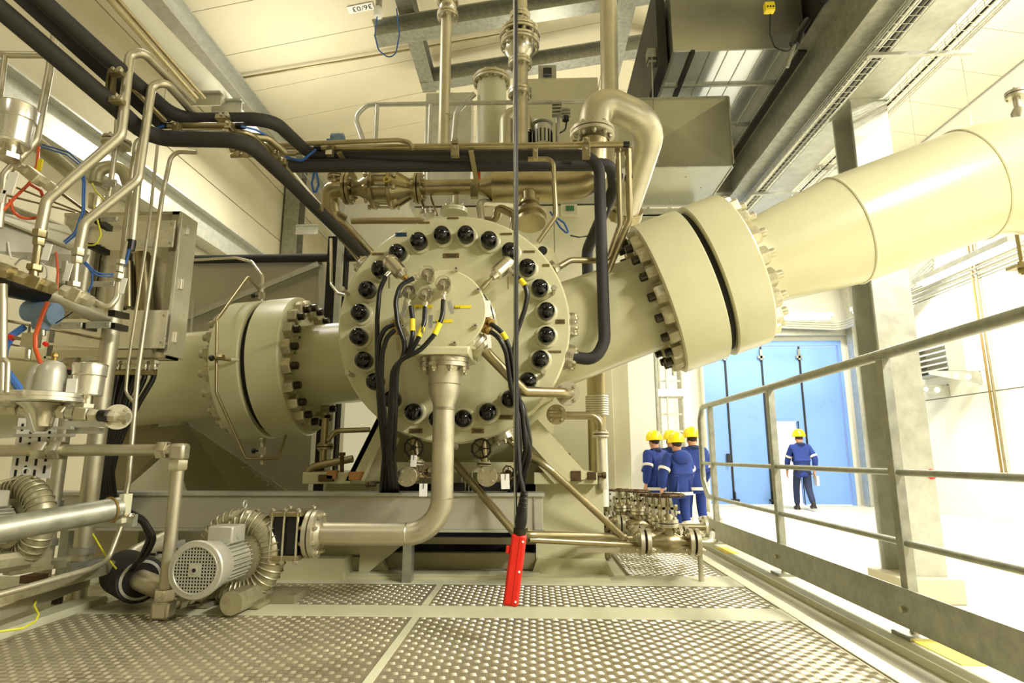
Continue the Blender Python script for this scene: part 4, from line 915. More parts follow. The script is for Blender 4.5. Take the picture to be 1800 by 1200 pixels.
MB().cyl(P(994, 205, 5.55), P(994, 212, 5.55), .035, 12).out('cable_gland', 'rubber', t)
wpt(t, [(996, 212, 5.55), (994, 228, 5.55), (984, 234, 5.55)], 3, 'rubber', 'cord', bend=.05)
t = T('pressure_transmitter', 'blue-grey pressure transmitter above the left end of the conduit', 'transmitter', P(593, 246, 4.4))
MB().cyl(P(584, 246, 4.4), P(604, 246, 4.4), .055, 18).cyl(P(596, 246, 4.35), P(596, 246, 4.5), .05, 18).out('transmitter_head', 'blue_dev', t); MB().cyl(P(575, 248, 4.4), P(590, 248, 4.4), .02).out('cable_entry', 'bluec', t); MB().cyl(P(596, 250, 4.42), P(592, 308, 4.0), .012).out('impulse_tube', 'steel', t)
for k, (q, lb) in enumerate((([(553, 300, 3.8), (548, 322, 3.8), (553, 345, 3.8), (560, 325, 3.8), (556, 300, 3.8)], 'blue cable loop hanging left of the stainless elbow'), ([(424, 222, 2.68), (450, 228, 2.75), (472, 240, 2.85)], 'blue cables between the sleeve and the tube bend at upper left'),
                             ([(500, 275, 3.3), (530, 283, 3.3), (556, 262, 3.3)], 'blue cable entering the left end of the conduit'), ([(270, 231, 2.68), (278, 224, 2.68), (288, 221, 2.68)], 'short blue cable entering the left tube end'))):
    pt('blue_cable', lb, 'cable', q, 4, 'bluec', bend=.03, n=8)
pt('blue_cable', 'blue cable loop hanging right of the thin tube above the disc', 'cable', [(967, 372, 3.9), (985, 400, 3.9), (1003, 416, 3.9), (992, 392, 3.9), (978, 382, 3.9)], 3.5, 'bluec', bend=.03, n=8)
pt('thin_cable', 'thin dark cable from the blue loop to the insulated pipe', 'cable', [(1003, 414, 3.95), (1018, 417, 4.0), (1032, 415, 4.2)], 2.5, 'rubber', bend=.03, n=6)
# pipes between disc top and large pipe
pt('bent_pipe', 'short bent pipe rising from the disc top, left one of two', 'pipe', [(847, 405, 3.85), (843, 355, 3.9), (905, 360, 4.2)], 14, 'msteel')
pt('bent_pipe', 'short S-bent brown pipe at the disc top, right one of two', 'pipe', [(850, 387, 4.0), (876, 388, 3.95), (873, 362, 3.9), (905, 378, 3.9), (902, 412, 3.8)], 14, 'bsteel')
t = T('relief_valve', 'flanged stainless valve hanging under the large brown pipe at disc top right', 'valve', P(932, 395, 3.75))
a = P(930, 352, 3.8); dv = V((.05, -.3, -1)).normalized()
MB().lathe(a, dv, [(-.06, .045), (.02, .045), (.03, .07), (.05, .072), (.055, .05), (.1, .06), (.12, .11), (.145, .11), (.15, .09), (.175, .1), (.2, .1), (.21, .02)], 28).out('valve_body', 'bsteel', t)
ring(t, a+dv*.12, -dv, .09, 8, .026, .02); MB().cyl(P(915, 352, 3.8), P(948, 352, 3.8), .022).out('yoke', 'bsteel', t)
pt('steel_tube', 'stainless tube looping from the conduit down to the disc top right', 'tube', [(928, 280, 3.4), (972, 279, 3.4), (977, 380, 3.4), (945, 425, 3.42)], 9, 'bsteel', bend=.05)
pt('steel_tube', 'stainless tube from the disc right shoulder turning up beside the black pipe', 'tube', [(972, 475, 3.45), (1003, 457, 3.5), (1068, 458, 3.55), (1090, 395, 3.5), (1087, 262, 3.4)], 11, 'bsteel', bend=.06)
pt('steel_tube', 'outer stainless tube dropping beside the black pipe to the outlet neck', 'tube', [(1022, 520, 3.75), (1032, 495, 3.7), (1066, 484, 3.6), (1107, 385, 3.5), (1104, 262, 3.4)], 11, 'bsteel', bend=.06)
MB().nut(P(974, 474, 3.45), (P(985, 468, 3.46)-P(974, 474, 3.45)), .045, .04).out('union_nut', 'steel', label='hexagon union on the disc right shoulder', cat='fitting')
t = T('tube_clamp', 'black twin clamp holding the two upright tubes right of the black pipe', 'clamp', P(1096, 312, 3.45))
for x in (1088, 1105): MB().box(P(x, 312, 3.46), (.045, .06, .03)).out('clamp_block', 'rubber', t, bevel=.004); MB().box(P(x, 306, 3.44), (.03, .03, .014)).out('clamp_plate', 'steel', t)
MB().box(P(1095, 266, 3.42), (.11, .05, .03)).out('cross_strap', 'bsteel', label='small cross strap where the two upright tubes meet the conduit', cat='bracket')
pt('steel_tube', 'thin diagonal tube behind the two upright tubes', 'tube', [(1085, 315, 3.9), (1062, 372, 4.0)], 7, 'steel')
pt('steel_tube', 'horizontal brown pipe behind the brown elbow, left of the disc top', 'pipe', [(618, 388, 4.6), (745, 388, 4.6)], 12, 'bsteel')
for k, (a, b_) in enumerate((((742, 350, 4.0), (748, 378, 3.75)), ((757, 345, 4.0), (768, 378, 3.75)), ((801, 345, 4.3), (801, 372, 3.8)))):
    pt('riser_tube', ['short riser tube at the disc top, leftmost of three', 'short slanted riser tube at the disc top, middle of three', 'thicker short riser at the very top of the disc'][k], 'tube', [a, b_], (5, 4, 10)[k], 'bsteel')
pt('steel_tube', 'thin steel tube curving into the disc left shoulder', 'tube', [(582, 420, 4.3), (582, 500, 4.1), (595, 516, 3.9), (612, 520, 3.58)], 5, 'steel', bend=.08)
# hub outlet pipe to the right with flange
oil = T('oil_pipe', 'bent stainless pipe from the hub running down right to a round flange', 'pipe', P(920, 690, 3.2))
wpt(oil, [(838, 602, 3.12), (922, 688, 3.25), (990, 690, 3.35), (1003, 692, 3.5)], 19, 'bsteel', 'pipe_body', bend=.04, n=16)
dfl = (P(922, 688, 3.25)-P(838, 602, 3.12)).normalized()
MB().lathe(P(836, 600, 3.12), dfl, [(0, .062), (.02, .062), (.021, .055), (.024, .055), (.025, .062), (.045, .062), (.06, .033)], 20).out('flange', 'msteel', oil); ring(oil, P(836, 600, 3.12)+dfl*.045, dfl, .047, 6, .018, .012)
MB().lathe(P(998, 691, 3.47), (0, 1, 0), [(0, .07), (.018, .07)], 24).out('flange', 'msteel', oil); ring(oil, P(998, 691, 3.47), NY, .054, 4, .018, .012)
t = T('drain_pipe', 'stainless pipe with elbow and flange joint in front of the bellows pipe', 'pipe', P(1057, 850, 3.9))
MB().lathe(P(978, 728, 3.6), (0, 1, 0), [(0, .06), (.018, .06)], 24).out('flange', 'bsteel', t); ring(t, P(978, 728, 3.6), NY, .045, 4, .016, .01)
wpt(t, [(965, 728, 3.62), (988, 729, 3.62)], 18, 'bsteel', 'branch'); wpt(t, [(985, 730, 3.75), (1056, 730, 3.75), (1056, 800, 3.75)], 14, 'bsteel', 'pipe_body', bend=.07)
a = P(1056, 763, 3.75); flange_pair(t, a, (0, 0, 1), .05, .014, 4, 'msteel', 'bolt'); b_ = P(1056, 860, 3.75); MB().cyl(a, (a.x, a.y, b_.z), .028, 14).out('down_pipe', 'msteel', t)
t = T('bellows_pipe', 'vertical brown pipe with a corrugated bellows right of the compressor', 'pipe', P(1050, 850, 4.4))
a = P(1048, 655, 4.4); MB().cyl((a.x, a.y, .6), (a.x, a.y, a.z+.05), RP(34, a), 20).out('pipe_body', 'bsteel', t)
for k in range(9): MB().torus((a.x, a.y, P(1048, 697+k*4, 4.4).z), (0, 0, 1), .078, .008, 24, 6).out('bellows_ring', 'msteel', t)
vpipe(1060, 770, 890, 4.2, 14, 'concw', None, 'white_pipe', 'slim white vertical pipe behind the drain pipe', 'pipe')
# pipework left between the flange and the disc foot
t = T('drain_pipe', 'brown bent pipe and flanged riser beneath the inlet neck', 'pipe', P(575, 800, 3.9))
wpt(t, [(540, 842, 3.8), (545, 822, 3.8), (572, 815, 3.8), (620, 806, 3.8)], 13, 'bsteel', 'lower_pipe', bend=.05)
vpipe(572, 735, 822, 4.0, 13, 'bsteel', t, 'riser'); flange_pair(t, P(572, 785, 4.0), (0, 0, 1), .055, .014, 4, 'bsteel', 'bolt')
wpt(t, [(576, 775, 4.0), (590, 757, 4.0), (650, 755, 4.0)], 9, 'bsteel', 'branch', bend=.05)

# main lube drain: vertical pipe, elbow, left flange
dp = T('oil_drain_pipe', 'large matt stainless pipe dropping from the hub then turning left to the blower', 'pipe', P(640, 938, 3.0))
c0 = P(780, 634, 2.98); xb = c0.x; yb_ = 3.02
c0 = V((xb, yb_, c0.z))
MB().box(c0+V((0, 0, .035)), (.27, .27, .035)).out('square_flange', 'cream', dp, bevel=.004)
MB().lathe(c0+V((0, 0, .015)), (0, 0, -1), [(0, .128), (.022, .128), (.023, .12), (.027, .12), (.028, .128), (.046, .128)], 36).out('flange', 'steel', dp); ring(dp, c0-V((0, 0, .031)), (0, 0, -1), .108, 8, .026, .018, 'bolt', .012)
zz = lambda y: P(778, y, yb_).z
MB().lathe((xb, yb_, c0.z-.03), (0, 0, -1), [(0, .092), (.03, .082), (.10, .08), (.13, .078), (c0.z-.03-zz(712), .055), (c0.z-.03-zz(720), .055)], 28).out('reducer', 'msteel', dp)
zh = P(640, 938, 3.02).z; xe = P(562, 940, 3.02).x
MB().tube([(xb, yb_, zz(716)), (xb, yb_, zh), (xe, yb_, zh)], .055, 28, .17, 8).out('pipe_body', 'msteel', dp)
for q, d_ in (((xb, yb_, zz(720)), (0, 0, 1)), ((xb, yb_, zh+.17), (0, 0, 1)), ((xb-.17, yb_, zh), (1, 0, 0)), ((xb, yb_, zz(676)), (0, 0, 1))): MB().torus(q, d_, .055 if q[2] < zz(700) else .08, .0028, 28, 5).out('weld_seam', 'steel', dp)
text('6 A1 GROMO', (xb-.13, yb_-.055, zh+.03), (1, 0, .9), (-.9, 0, 1), .018, 'ink', dp, 'ink_stamp') if 0 else None
flange_pair(dp, (xe-.03, yb_, zh), (1, 0, 0), .115, .022, 8, 'msteel', 'bolt', hub=.056)
dm = T('damper_box', 'black and steel bolted damper box between the blower and the drain pipe flange', 'damper', (xe-.15, yb_, zh-.1))
MB().bx(xe-.20, xe-.08, yb_-.085, yb_+.085, zh-.09, zh+.09).out('box_body', 'rubber', dm, smooth=False, bevel=.006)
for z_ in (zh-.1, zh+.1): MB().bx(xe-.215, xe-.06, yb_-.105, yb_+.105, z_-.011, z_+.011).out('clamp_plate', 'bsteel', dm, smooth=False, bevel=.003)
for (sx, sy) in ((-.2, -.1), (-.075, -.1), (-.14, -.1), (-.2, .1), (-.075, .1)):
    MB().cyl((xe+sx, yb_+sy, zh-.13), (xe+sx, yb_+sy, zh+.13), .006, 8).nut((xe+sx, yb_+sy, zh+.111), (0, 0, 1), .022, .014).nut((xe+sx, yb_+sy, zh-.111), (0, 0, -1), .022, .014).out('tie_rod', 'steel', dm)
MB().bx(xe-.3, xe-.1, 3.0, 3.2, .601, .64).out('wooden_block', 'darksheet', label='dark worn block lying under the damper box', cat='block', smooth=False)

# valves below the disc
def handwheel(parent, c, d, R, m='rust', spokes=5, name='handwheel'):
    x, y, z = basis(d); c = V(c); b = MB().torus(c, z, R, R*.11, 24, 6); b.cyl(c-z*.006, c+z*.012, R*.3, 10)
    for i in range(spokes):
        a = 2*pi*i/spokes; b.bar(c, c+(x*cos(a)+y*sin(a))*R, R*.16, R*.12)
    for i in range(spokes*2):
        a = 2*pi*i/(spokes*2)+.3; b.sph(c+(x*cos(a)+y*sin(a))*(R*1.05), R*.13, 6, 4)
    return b.out(name, m, parent)
for k, (x, y) in enumerate(((727, 786), (846, 788))):
    lb = ['small handwheel valve under the disc, left of the vertical pipe', 'small handwheel valve under the disc, right of the vertical pipe'][k]
    Yv = 3.45; t = T('handwheel_valve', lb, 'valve', P(x, y+60, Yv))
    MB().cyl(P(x+2, y-22, Yv), P(x+5, y+25, Yv), .022, 12).cyl(P(x+5, y+20, Yv), P(x+3, y+55, Yv), .018, 12).out('valve_body', 'bsteel', t)
    MB().cyl(P(x, y, Yv+.02), P(x, y, Yv-.07), .018, 12).out('stem', 'bsteel', t)
    handwheel(t, P(x, y, Yv-.07), NY, .052, 'dkbolt', 5)
    flange_pair(t, P(x+5, y+27, Yv), (.05, 0, 1), .045, .01, 4, 'msteel', 'bolt')
    flange_pair(t, P(x+3, y-19, Yv), (0, 0, 1), .035, .008, 4, 'msteel', 'bolt')
    MB().lathe(P(x-12+k*22, y+51-k*2, Yv-.08), (0, 1, 0), [(0, .055), (.002, .057), (.016, .057)], 28).out('blind_flange', 'steel', t); ring(t, P(x-12+k*22, y+51-k*2, Yv-.08), NY, .04, 4, .018, .012, 'steel', .006)
    fx = x-12+k*22
    MB().cyl(P(fx, y+51, Yv-.06), P(fx+30, y+48, Yv-.02), .02, 12).nut(P(fx+17, y+50, Yv-.05), (1, 0, 0), .05, .02).out('side_body', 'bsteel', t)
    MB().cyl(P(fx+28, y+48, Yv-.03), P(fx+38, y+40, Yv-.03), .014, 10).out('side_stem', 'rust', t); handwheel(t, P(fx+38, y+42, Yv-.05), (.6, -.8, .2), .036, 'rust', 4)
for k, (x, y, w, h, lb) in enumerate(((727, 810, 11, 20, 'curved white tag hanging on the left handwheel valve'), (744, 861, 14, 22, 'white tag hanging low beside the vertical pipe'), (888, 846, 15, 26, 'white tag with black tie hanging right of the right blind flange'))):
    c0 = P(x, y, 3.28); k_ = (c0-CAM).dot(c_f)/F_; tg = T('paper_tag', lb, 'tag', c0)
    MB().box(c0, (w*k_, .002, h*k_), (V((1, 0, .05*(k-1))).normalized(), V((0, 1, 0)), V((-.05*(k-1), 0, 1)).normalized())).out('tag_sheet', 'white', tg, bevel=.0009)
    MB().tube([c0+V((0, -.002, h*k_*.1)), c0+V((.003, -.005, h*k_*.5)), c0+V((.0, .02, h*k_*.8))], .0014, 5).out('tie', 'ink', tg)
pt('diagonal_pipe', 'brown pipe slanting down right from behind the vertical pipe', 'pipe', [(795, 808, 3.6), (908, 940, 3.3), (935, 940, 3.3), (1098, 944, 3.75)], 13, 'bsteel', bend=.05)
pt('diagonal_pipe', 'brown pipe curving down right from the disc underside to the valve manifold', 'pipe', [(893, 772, 3.55), (925, 800, 3.55), (960, 818, 3.5), (1094, 943, 3.7)], 12, 'bsteel', bend=.15)
pt('horizontal_pipe', 'thin brown pipe running right to the valve manifold at platform height', 'pipe', [(925, 932, 3.35), (945, 938, 3.4), (1120, 946, 3.95)], 9, 'bsteel', bend=.05)
pt('horizontal_pipe', 'thicker brown pipe running right into the nearest manifold valve', 'pipe', [(930, 948, 3.3), (1120, 958, 3.52)], 11, 'bsteel')
t = T('tube_bundle', 'short upright steel tubes behind the trunking below the disc', 'tube', P(825, 870, 3.8))
for x in (812, 818, 824, 830): vpipe(x, 822, 872, 3.85, 4, 'steel', t, 'tube')
MB().box(P(865, 858, 3.75), (.12, .02, .07)).out('terminal_rail', 'dark', t); MB().box(P(800, 860, 3.8), (.1, .02, .08)).out('terminal_rail', 'dark', t)

# ================================================================ SENSORS AND CABLES
sb = []
for k, (x, y, lb) in enumerate(((750, 480, 'topmost clear-domed probe on the hub cover'), (779, 498, 'rightmost clear-domed probe on the hub cover'), (717, 510, 'leftmost clear-domed probe on the hub cover'), (747, 515, 'lower middle clear-domed probe on the hub cover'))):
    c0 = P(x, y, 2.93); t = T('vibration_probe', lb, 'probe', c0, 'clear-domed probes on the hub cover')
    MB().cyl(c0+V((.0, .02, 0)), V((c0.x, 3.03, c0.z)), .028, 16).cyl(c0+V((0, .045, 0)), c0+V((.0, .06, 0)), .034, 6).out('probe_body', 'steel', t)
    MB().sph(c0, .041, 20, 14, (1, .9, 1)).out('clear_dome', 'glass', t)
    MB().cyl(c0+V((0, .03, 0)), c0+V((0, -.01, 0)), .008, 8).cyl(c0+V((0, -.012, 0)), c0+V((0, -.008, 0)), .014, 10).tube([c0+V((0, -.01, 0)), c0+V((.01, -.02, -.02)), c0+V((.004, 0, -.036))], .002, 5).out('contact_pin', 'steel2', t)
    e = c0+V((.0, .02, -.04)) if k else c0+V((-.045, .02, -.01))
    dd = V((0, 0, -1)) if k else V((-1, 0, -.3)).normalized()
    MB().nut(e+dd*.0, dd, .024, .018).cyl(e, e+dd*.045, .009, 10).nut(e+dd*.028, dd, .02, .012).out('cable_gland', 'steel2', t)
for k, (x, y) in enumerate(((710, 545), (757, 565), (792, 540))):
    c0 = P(x, y, 2.98); MB().box(c0, (.022, .0015, .07), (V((cos(.3*(k-1)), 0, sin(.3*(k-1)))), V((0, 1, 0)), V((-sin(.3*(k-1)), 0, cos(.3*(k-1)))))).out('steel_tag', 'galvl', label=['small metal tag left of the cable glands on the hub', 'small metal tag under the lower middle probe', 'slanted metal tag under the rightmost probe'][k], cat='tag')
def sensor_can(a, b_, r, label, side):
    a, b_ = V(a), V(b_); d = (b_-a).normalized(); t = T('temperature_sensor', label, 'sensor', a); L = (b_-a).length
    MB().lathe(a, d, [(0, r*.9), (.008, r), (.03, r), (.031, r*.94), (L*.75, r*.94), (L*.8, r*.6), (L, r*.45)], 22).out('sensor_head', 'steel', t)
    return t
t = sensor_can(P(684, 457, 3.25), P(712, 488, 3.2), .045, 'stainless sensor can angled on the left of the hub', -1)
MB().nut(P(710, 486, 3.2), (1, 0, -1), .04, .02).cyl(P(712, 488, 3.2), P(720, 497, 3.2), .01).out('thread', 'brass', t); MB().cyl(P(690, 474, 3.22), P(678, 486, 3.2), .014, 10).out('cable_gland', 'steel', t)
t = sensor_can(P(896, 460, 3.25), P(865, 488, 3.2), .045, 'stainless sensor can angled on the right of the hub', 1)
MB().cyl(P(867, 486, 3.2), P(847, 507, 3.18), .009, 8).cyl(P(858, 495, 3.19), P(847, 507, 3.18), .014, 8).out('probe_rod', 'bsteel', t); MB().cyl(P(892, 470, 3.22), P(904, 482, 3.2), .014, 10).out('cable_gland', 'steel', t)
for k, (x, y) in enumerate(((684, 496), (893, 497))): MB().box(P(x, y, 3.3), (.006, .02, .07)).out('pin_tag', 'bsteel', label=['thin hanging metal tag under the left sensor can', 'thin hanging metal tag under the right sensor can'][k], cat='tag')
YC = 2.95
cabs = [
 ('black cable from the left sensor can, outermost on the left', [(678, 486, 3.2), (667, 510, 3.2), (663, 560, 3.2), (663, 640, 3.15), (668, 730, 3.2), (676, 800, 3.3), (670, 866, 3.5)]),
 ('black cable looping out of the upper left hub gland', [(692, 570, 3.05), (676, 577, 3.05), (666, 600, 3.05), (664, 650, 3.08), (672, 740, 3.2), (680, 800, 3.3), (678, 866, 3.5)]),
 ('black cable looping out of the lower left hub gland', [(694, 580, 3.03), (680, 592, 3.03), (672, 620, 3.03), (670, 670, 3.05), (677, 740, 3.15), (685, 800, 3.3), (684, 866, 3.5)]),
 ('black cable from the topmost clear probe', [(727, 489, 2.9), (703, 500, 2.88), (695, 530, 2.87), (699, 570, 2.87), (711, 600, 2.88), (711, 625, 2.9), (694, 648, 2.92), (691, 720, 2.98), (686, 790, 3.1), (695, 866, 3.5)]),
 ('black cable from the leftmost clear probe', [(722, 538, 2.93), (726, 565, 2.92), (725, 595, 2.9), (716, 625, 2.9), (690, 645, 2.92), (686, 720, 3.0), (682, 790, 3.15), (688, 866, 3.5)]),
 ('black cable from the lower middle clear probe', [(747, 540, 2.93), (746, 565, 2.9), (738, 590, 2.88), (722, 618, 2.88), (697, 640, 2.9), (693, 660, 2.93), (689, 730, 3.0), (688, 800, 3.15), (692, 866, 3.5)]),
 ('black cable from the rightmost clear probe', [(779, 528, 2.92), (778, 555, 2.88), (766, 585, 2.86), (740, 615, 2.86), (700, 634, 2.88), (697, 660, 2.92), (695, 730, 3.0), (692, 800, 3.15), (699, 866, 3.5)]),
 ('black cable from the right sensor can with yellow marker', [(904, 482, 3.2), (920, 497, 3.18), (928, 515, 3.18), (922, 545, 3.18), (908, 585, 3.18), (903, 620, 3.18), (908, 680, 3.18), (918, 740, 3.2), (930, 790, 3.3), (918, 866, 3.55)]),
 ('black cable from the upper right hub gland', [(862, 568, 3.08), (884, 585, 3.08), (897, 615, 3.1), (905, 670, 3.12), (917, 720, 3.15), (924, 790, 3.28), (905, 866, 3.55)]),
 ('black cable from the lower right hub gland', [(858, 580, 3.08), (878, 593, 3.06), (890, 620, 3.08), (898, 680, 3.1), (911, 730, 3.15), (915, 790, 3.25), (895, 866, 3.55)]),
 ('thick black cable behind the pendant cable at right', [(897, 690, 3.3), (915, 705, 3.25), (924, 740, 3.25), (930, 775, 3.3), (928, 810, 3.35), (910, 866, 3.6)])]
for lb, q in cabs:
    c_ = pt('signal_cable', lb, 'cable', q, 8.5 if 'thick' not in lb else 12, 'rubber', bend=.12, group='black cables around the compressor hub', n=10)
def marker(a, b_, r=.0155):
    MB().cyl(P(*a), P(*b_), r, 12).out('cable_marker', 'yellow', label=None)
for k, (a, b_, lb) in enumerate((((725, 561, 2.915), (725, 582, 2.905), 'yellow marker on the leftmost probe cable'), ((743, 575, 2.895), (736, 592, 2.88), 'yellow marker on the lower middle probe cable'), ((773, 568, 2.87), (764, 588, 2.86), 'yellow marker on the rightmost probe cable'),
                             ((883, 584, 3.07), (890, 596, 3.08), 'yellow marker on the upper right hub cable'), ((915, 491, 3.18), (923, 501, 3.175), 'yellow marker on the right sensor can cable'))):
    MB().cyl(P(*a), P(*b_), .0145, 12).out('cable_marker', 'yellow', label=lb, cat='marker')
for k, (a, b_) in enumerate((((852, 560, 3.12), (866, 569, 3.08)), ((848, 574, 3.12), (862, 583, 3.07)), ((700, 567, 3.1), (690, 571, 3.05)), ((700, 578, 3.1), (692, 582, 3.03)))):
    a, b_ = P(*a), P(*b_); d = b_-a
    t = T('cable_gland', ['brass gland, upper of the two right of the hub', 'brass gland, lower of the two right of the hub', 'small gland, upper of the two left of the hub', 'small gland, lower of the two left of the hub'][k], 'gland', a)
    MB().cyl(a, b_, .017, 12).out('gland_body', 'brass', t); MB().nut(a+d*.3, d, .048, .02).nut(a+d*.75, d, .04, .014).out('gland_nut', 'brass', t)
for k, (x, y, Y) in enumerate(((860, 600, 3.05), (700, 605, 3.05))): MB().box(P(x, y, Y), (.02, .003, .07), (V((1, 0, .12)).normalized(), V((0, 1, 0)), V((-.12, 0, 1)).normalized())).out('hanging_tag', 'white' if k == 0 else 'bsteel', label=['white tag hanging under the right hub glands', 'dark metal tag hanging under the left hub glands'][k], cat='tag')
MB().box(P(857, 543, 3.08), (.03, .01, .09)).out('white_label_plate', 'white', label='narrow white label plate on the right edge of the hub', cat='label')
pt('thin_cable', 'thin black wire arching over the right side of the hub', 'cable', [(850, 517, 3.1), (862, 535, 3.1), (868, 560, 3.08)], 2.5, 'rubber', bend=.05, n=6)

# pendant control
pc = T('pendant_control', 'red hanging pendant control with black boot', 'pendant control', P(905, 1000, 2.4))
a, b_ = P(913, 938, 2.4), P(897, 1064, 2.4); d = (b_-a).normalized(); x_ = V((0, 1, 0)).cross(d).normalized(); yv = d.cross(x_)
pb = MB().box((a+b_)/2, (.058, .045, (b_-a).length), (x_, yv, d)).out('pendant_body', 'red', pc, bevel=.01)
MB().box(a.lerp(b_, .22)+V((-.036, 0, 0)), (.016, .03, .03), (x_, yv, d)).out('side_button', 'red', pc, bevel=.004)
for f in (.1, .52, .93):
    q = a.lerp(b_, f)-yv*.0+V((.018, -.0232, 0)); MB().cyl(q+V((0, .003, 0)), q+V((0, -.001, 0)), .0045, 10).out('screw', 'white', pc)
MB().bar(a.lerp(b_, .04)+V((.006, -.023, 0)), a.lerp(b_, .97)+V((.006, -.023, 0)), .002, .003).out('housing_seam', 'red', pc)
bt = P(922, 862, 2.4)
MB().lathe(a+d*.005, (bt-a), [(0, .022), (.03, .02), (.05, .024), (.09, .021), (.14, .016), (.165, .013)], 18).out('boot', 'rubber', pc)
for k in range(4): q = a.lerp(bt, .62+k*.1); MB().torus(q, bt-a, .0175-.0012*k, .0025, 16, 5).out('boot_ring', 'rubber', pc)
MB().cyl(a-(a-bt).normalized()*.0, a.lerp(bt, .12), .025, 18).out('collar', 'dkbolt', pc)
MB().tube([P(921, 866, 2.4), P(914, 835, 2.4), P(910, 780, 2.41), (P(908, 700, 2.42).x, 2.42, P(908, 700, 2.42).z), (P(908, 700, 2.42).x, 2.42, 9.6)], .0085, 8, .1).out('control_cable', 'foam', pc)
MB().tube([P(905, 936, 2.4), (P(904, 700, 2.4).x, 2.4, P(904, 800, 2.4).z), (P(904, 700, 2.4).x, 2.4, 9.6)], .003, 6).out('strain_wire', 'galv', pc)
MB().tube([P(909, 936, 2.4), (P(908, 700, 2.4).x-.004, 2.395, P(904, 800, 2.4).z), (P(908, 700, 2.4).x-.004, 2.395, 9.6)], .003, 6).out('strain_wire', 'rubber', pc)
# small tubing around the left flange
ft = T('instrument_tubing', 'thin bent tubing loop with needle valves around the left flange', 'tubing', P(380, 630, 3.9))
wpt(ft, [(465, 520, 4.3), (436, 487, 4.1), (381, 563, 3.66), (380, 690, 3.66), (432, 806, 3.85), (490, 806, 4.0), (503, 765, 4.1)], 4.5, 'bsteel', 'tube', bend=.02)
wpt(ft, [(340, 457, 4.5), (415, 453, 4.5), (443, 460, 4.4), (462, 485, 4.3), (462, 525, 4.25)], 5, 'steel', 'tube', bend=.06)
for (x, y, Y, s) in ((460, 520, 4.2, -1), (461, 792, 4.0, -1)):
    vb = MB().cyl(P(x, y-22, Y), P(x, y+24, Y), .012, 10).nut(P(x, y-14, Y), (0, 0, 1), .04, .03).nut(P(x, y+18, Y), (0, 0, 1), .036, .03).box(P(x, y, Y), (.035, .035, .05)).out('needle_valve', 'steel', ft)
    MB().cyl(P(x, y, Y), P(x-14, y, Y), .007, 8).cyl(P(x-13, y, Y), P(x-17, y, Y), .018, 8).out('black_knob', 'rubber', vb)
MB().cyl(P(376, 628, 3.64), P(405, 632, 3.68), .012, 10).nut(P(385, 628, 3.64), (1, 0, 0), .036, .03).out('needle_valve', 'bsteel', ft); MB().sph(P(372, 629, 3.63), .02, 8, 6).out('black_knob', 'rubber', ft)
MB().cyl(P(405, 632, 3.68), P(419, 632, 3.72), .010, 8).out('tube_stub', 'cream2', ft)
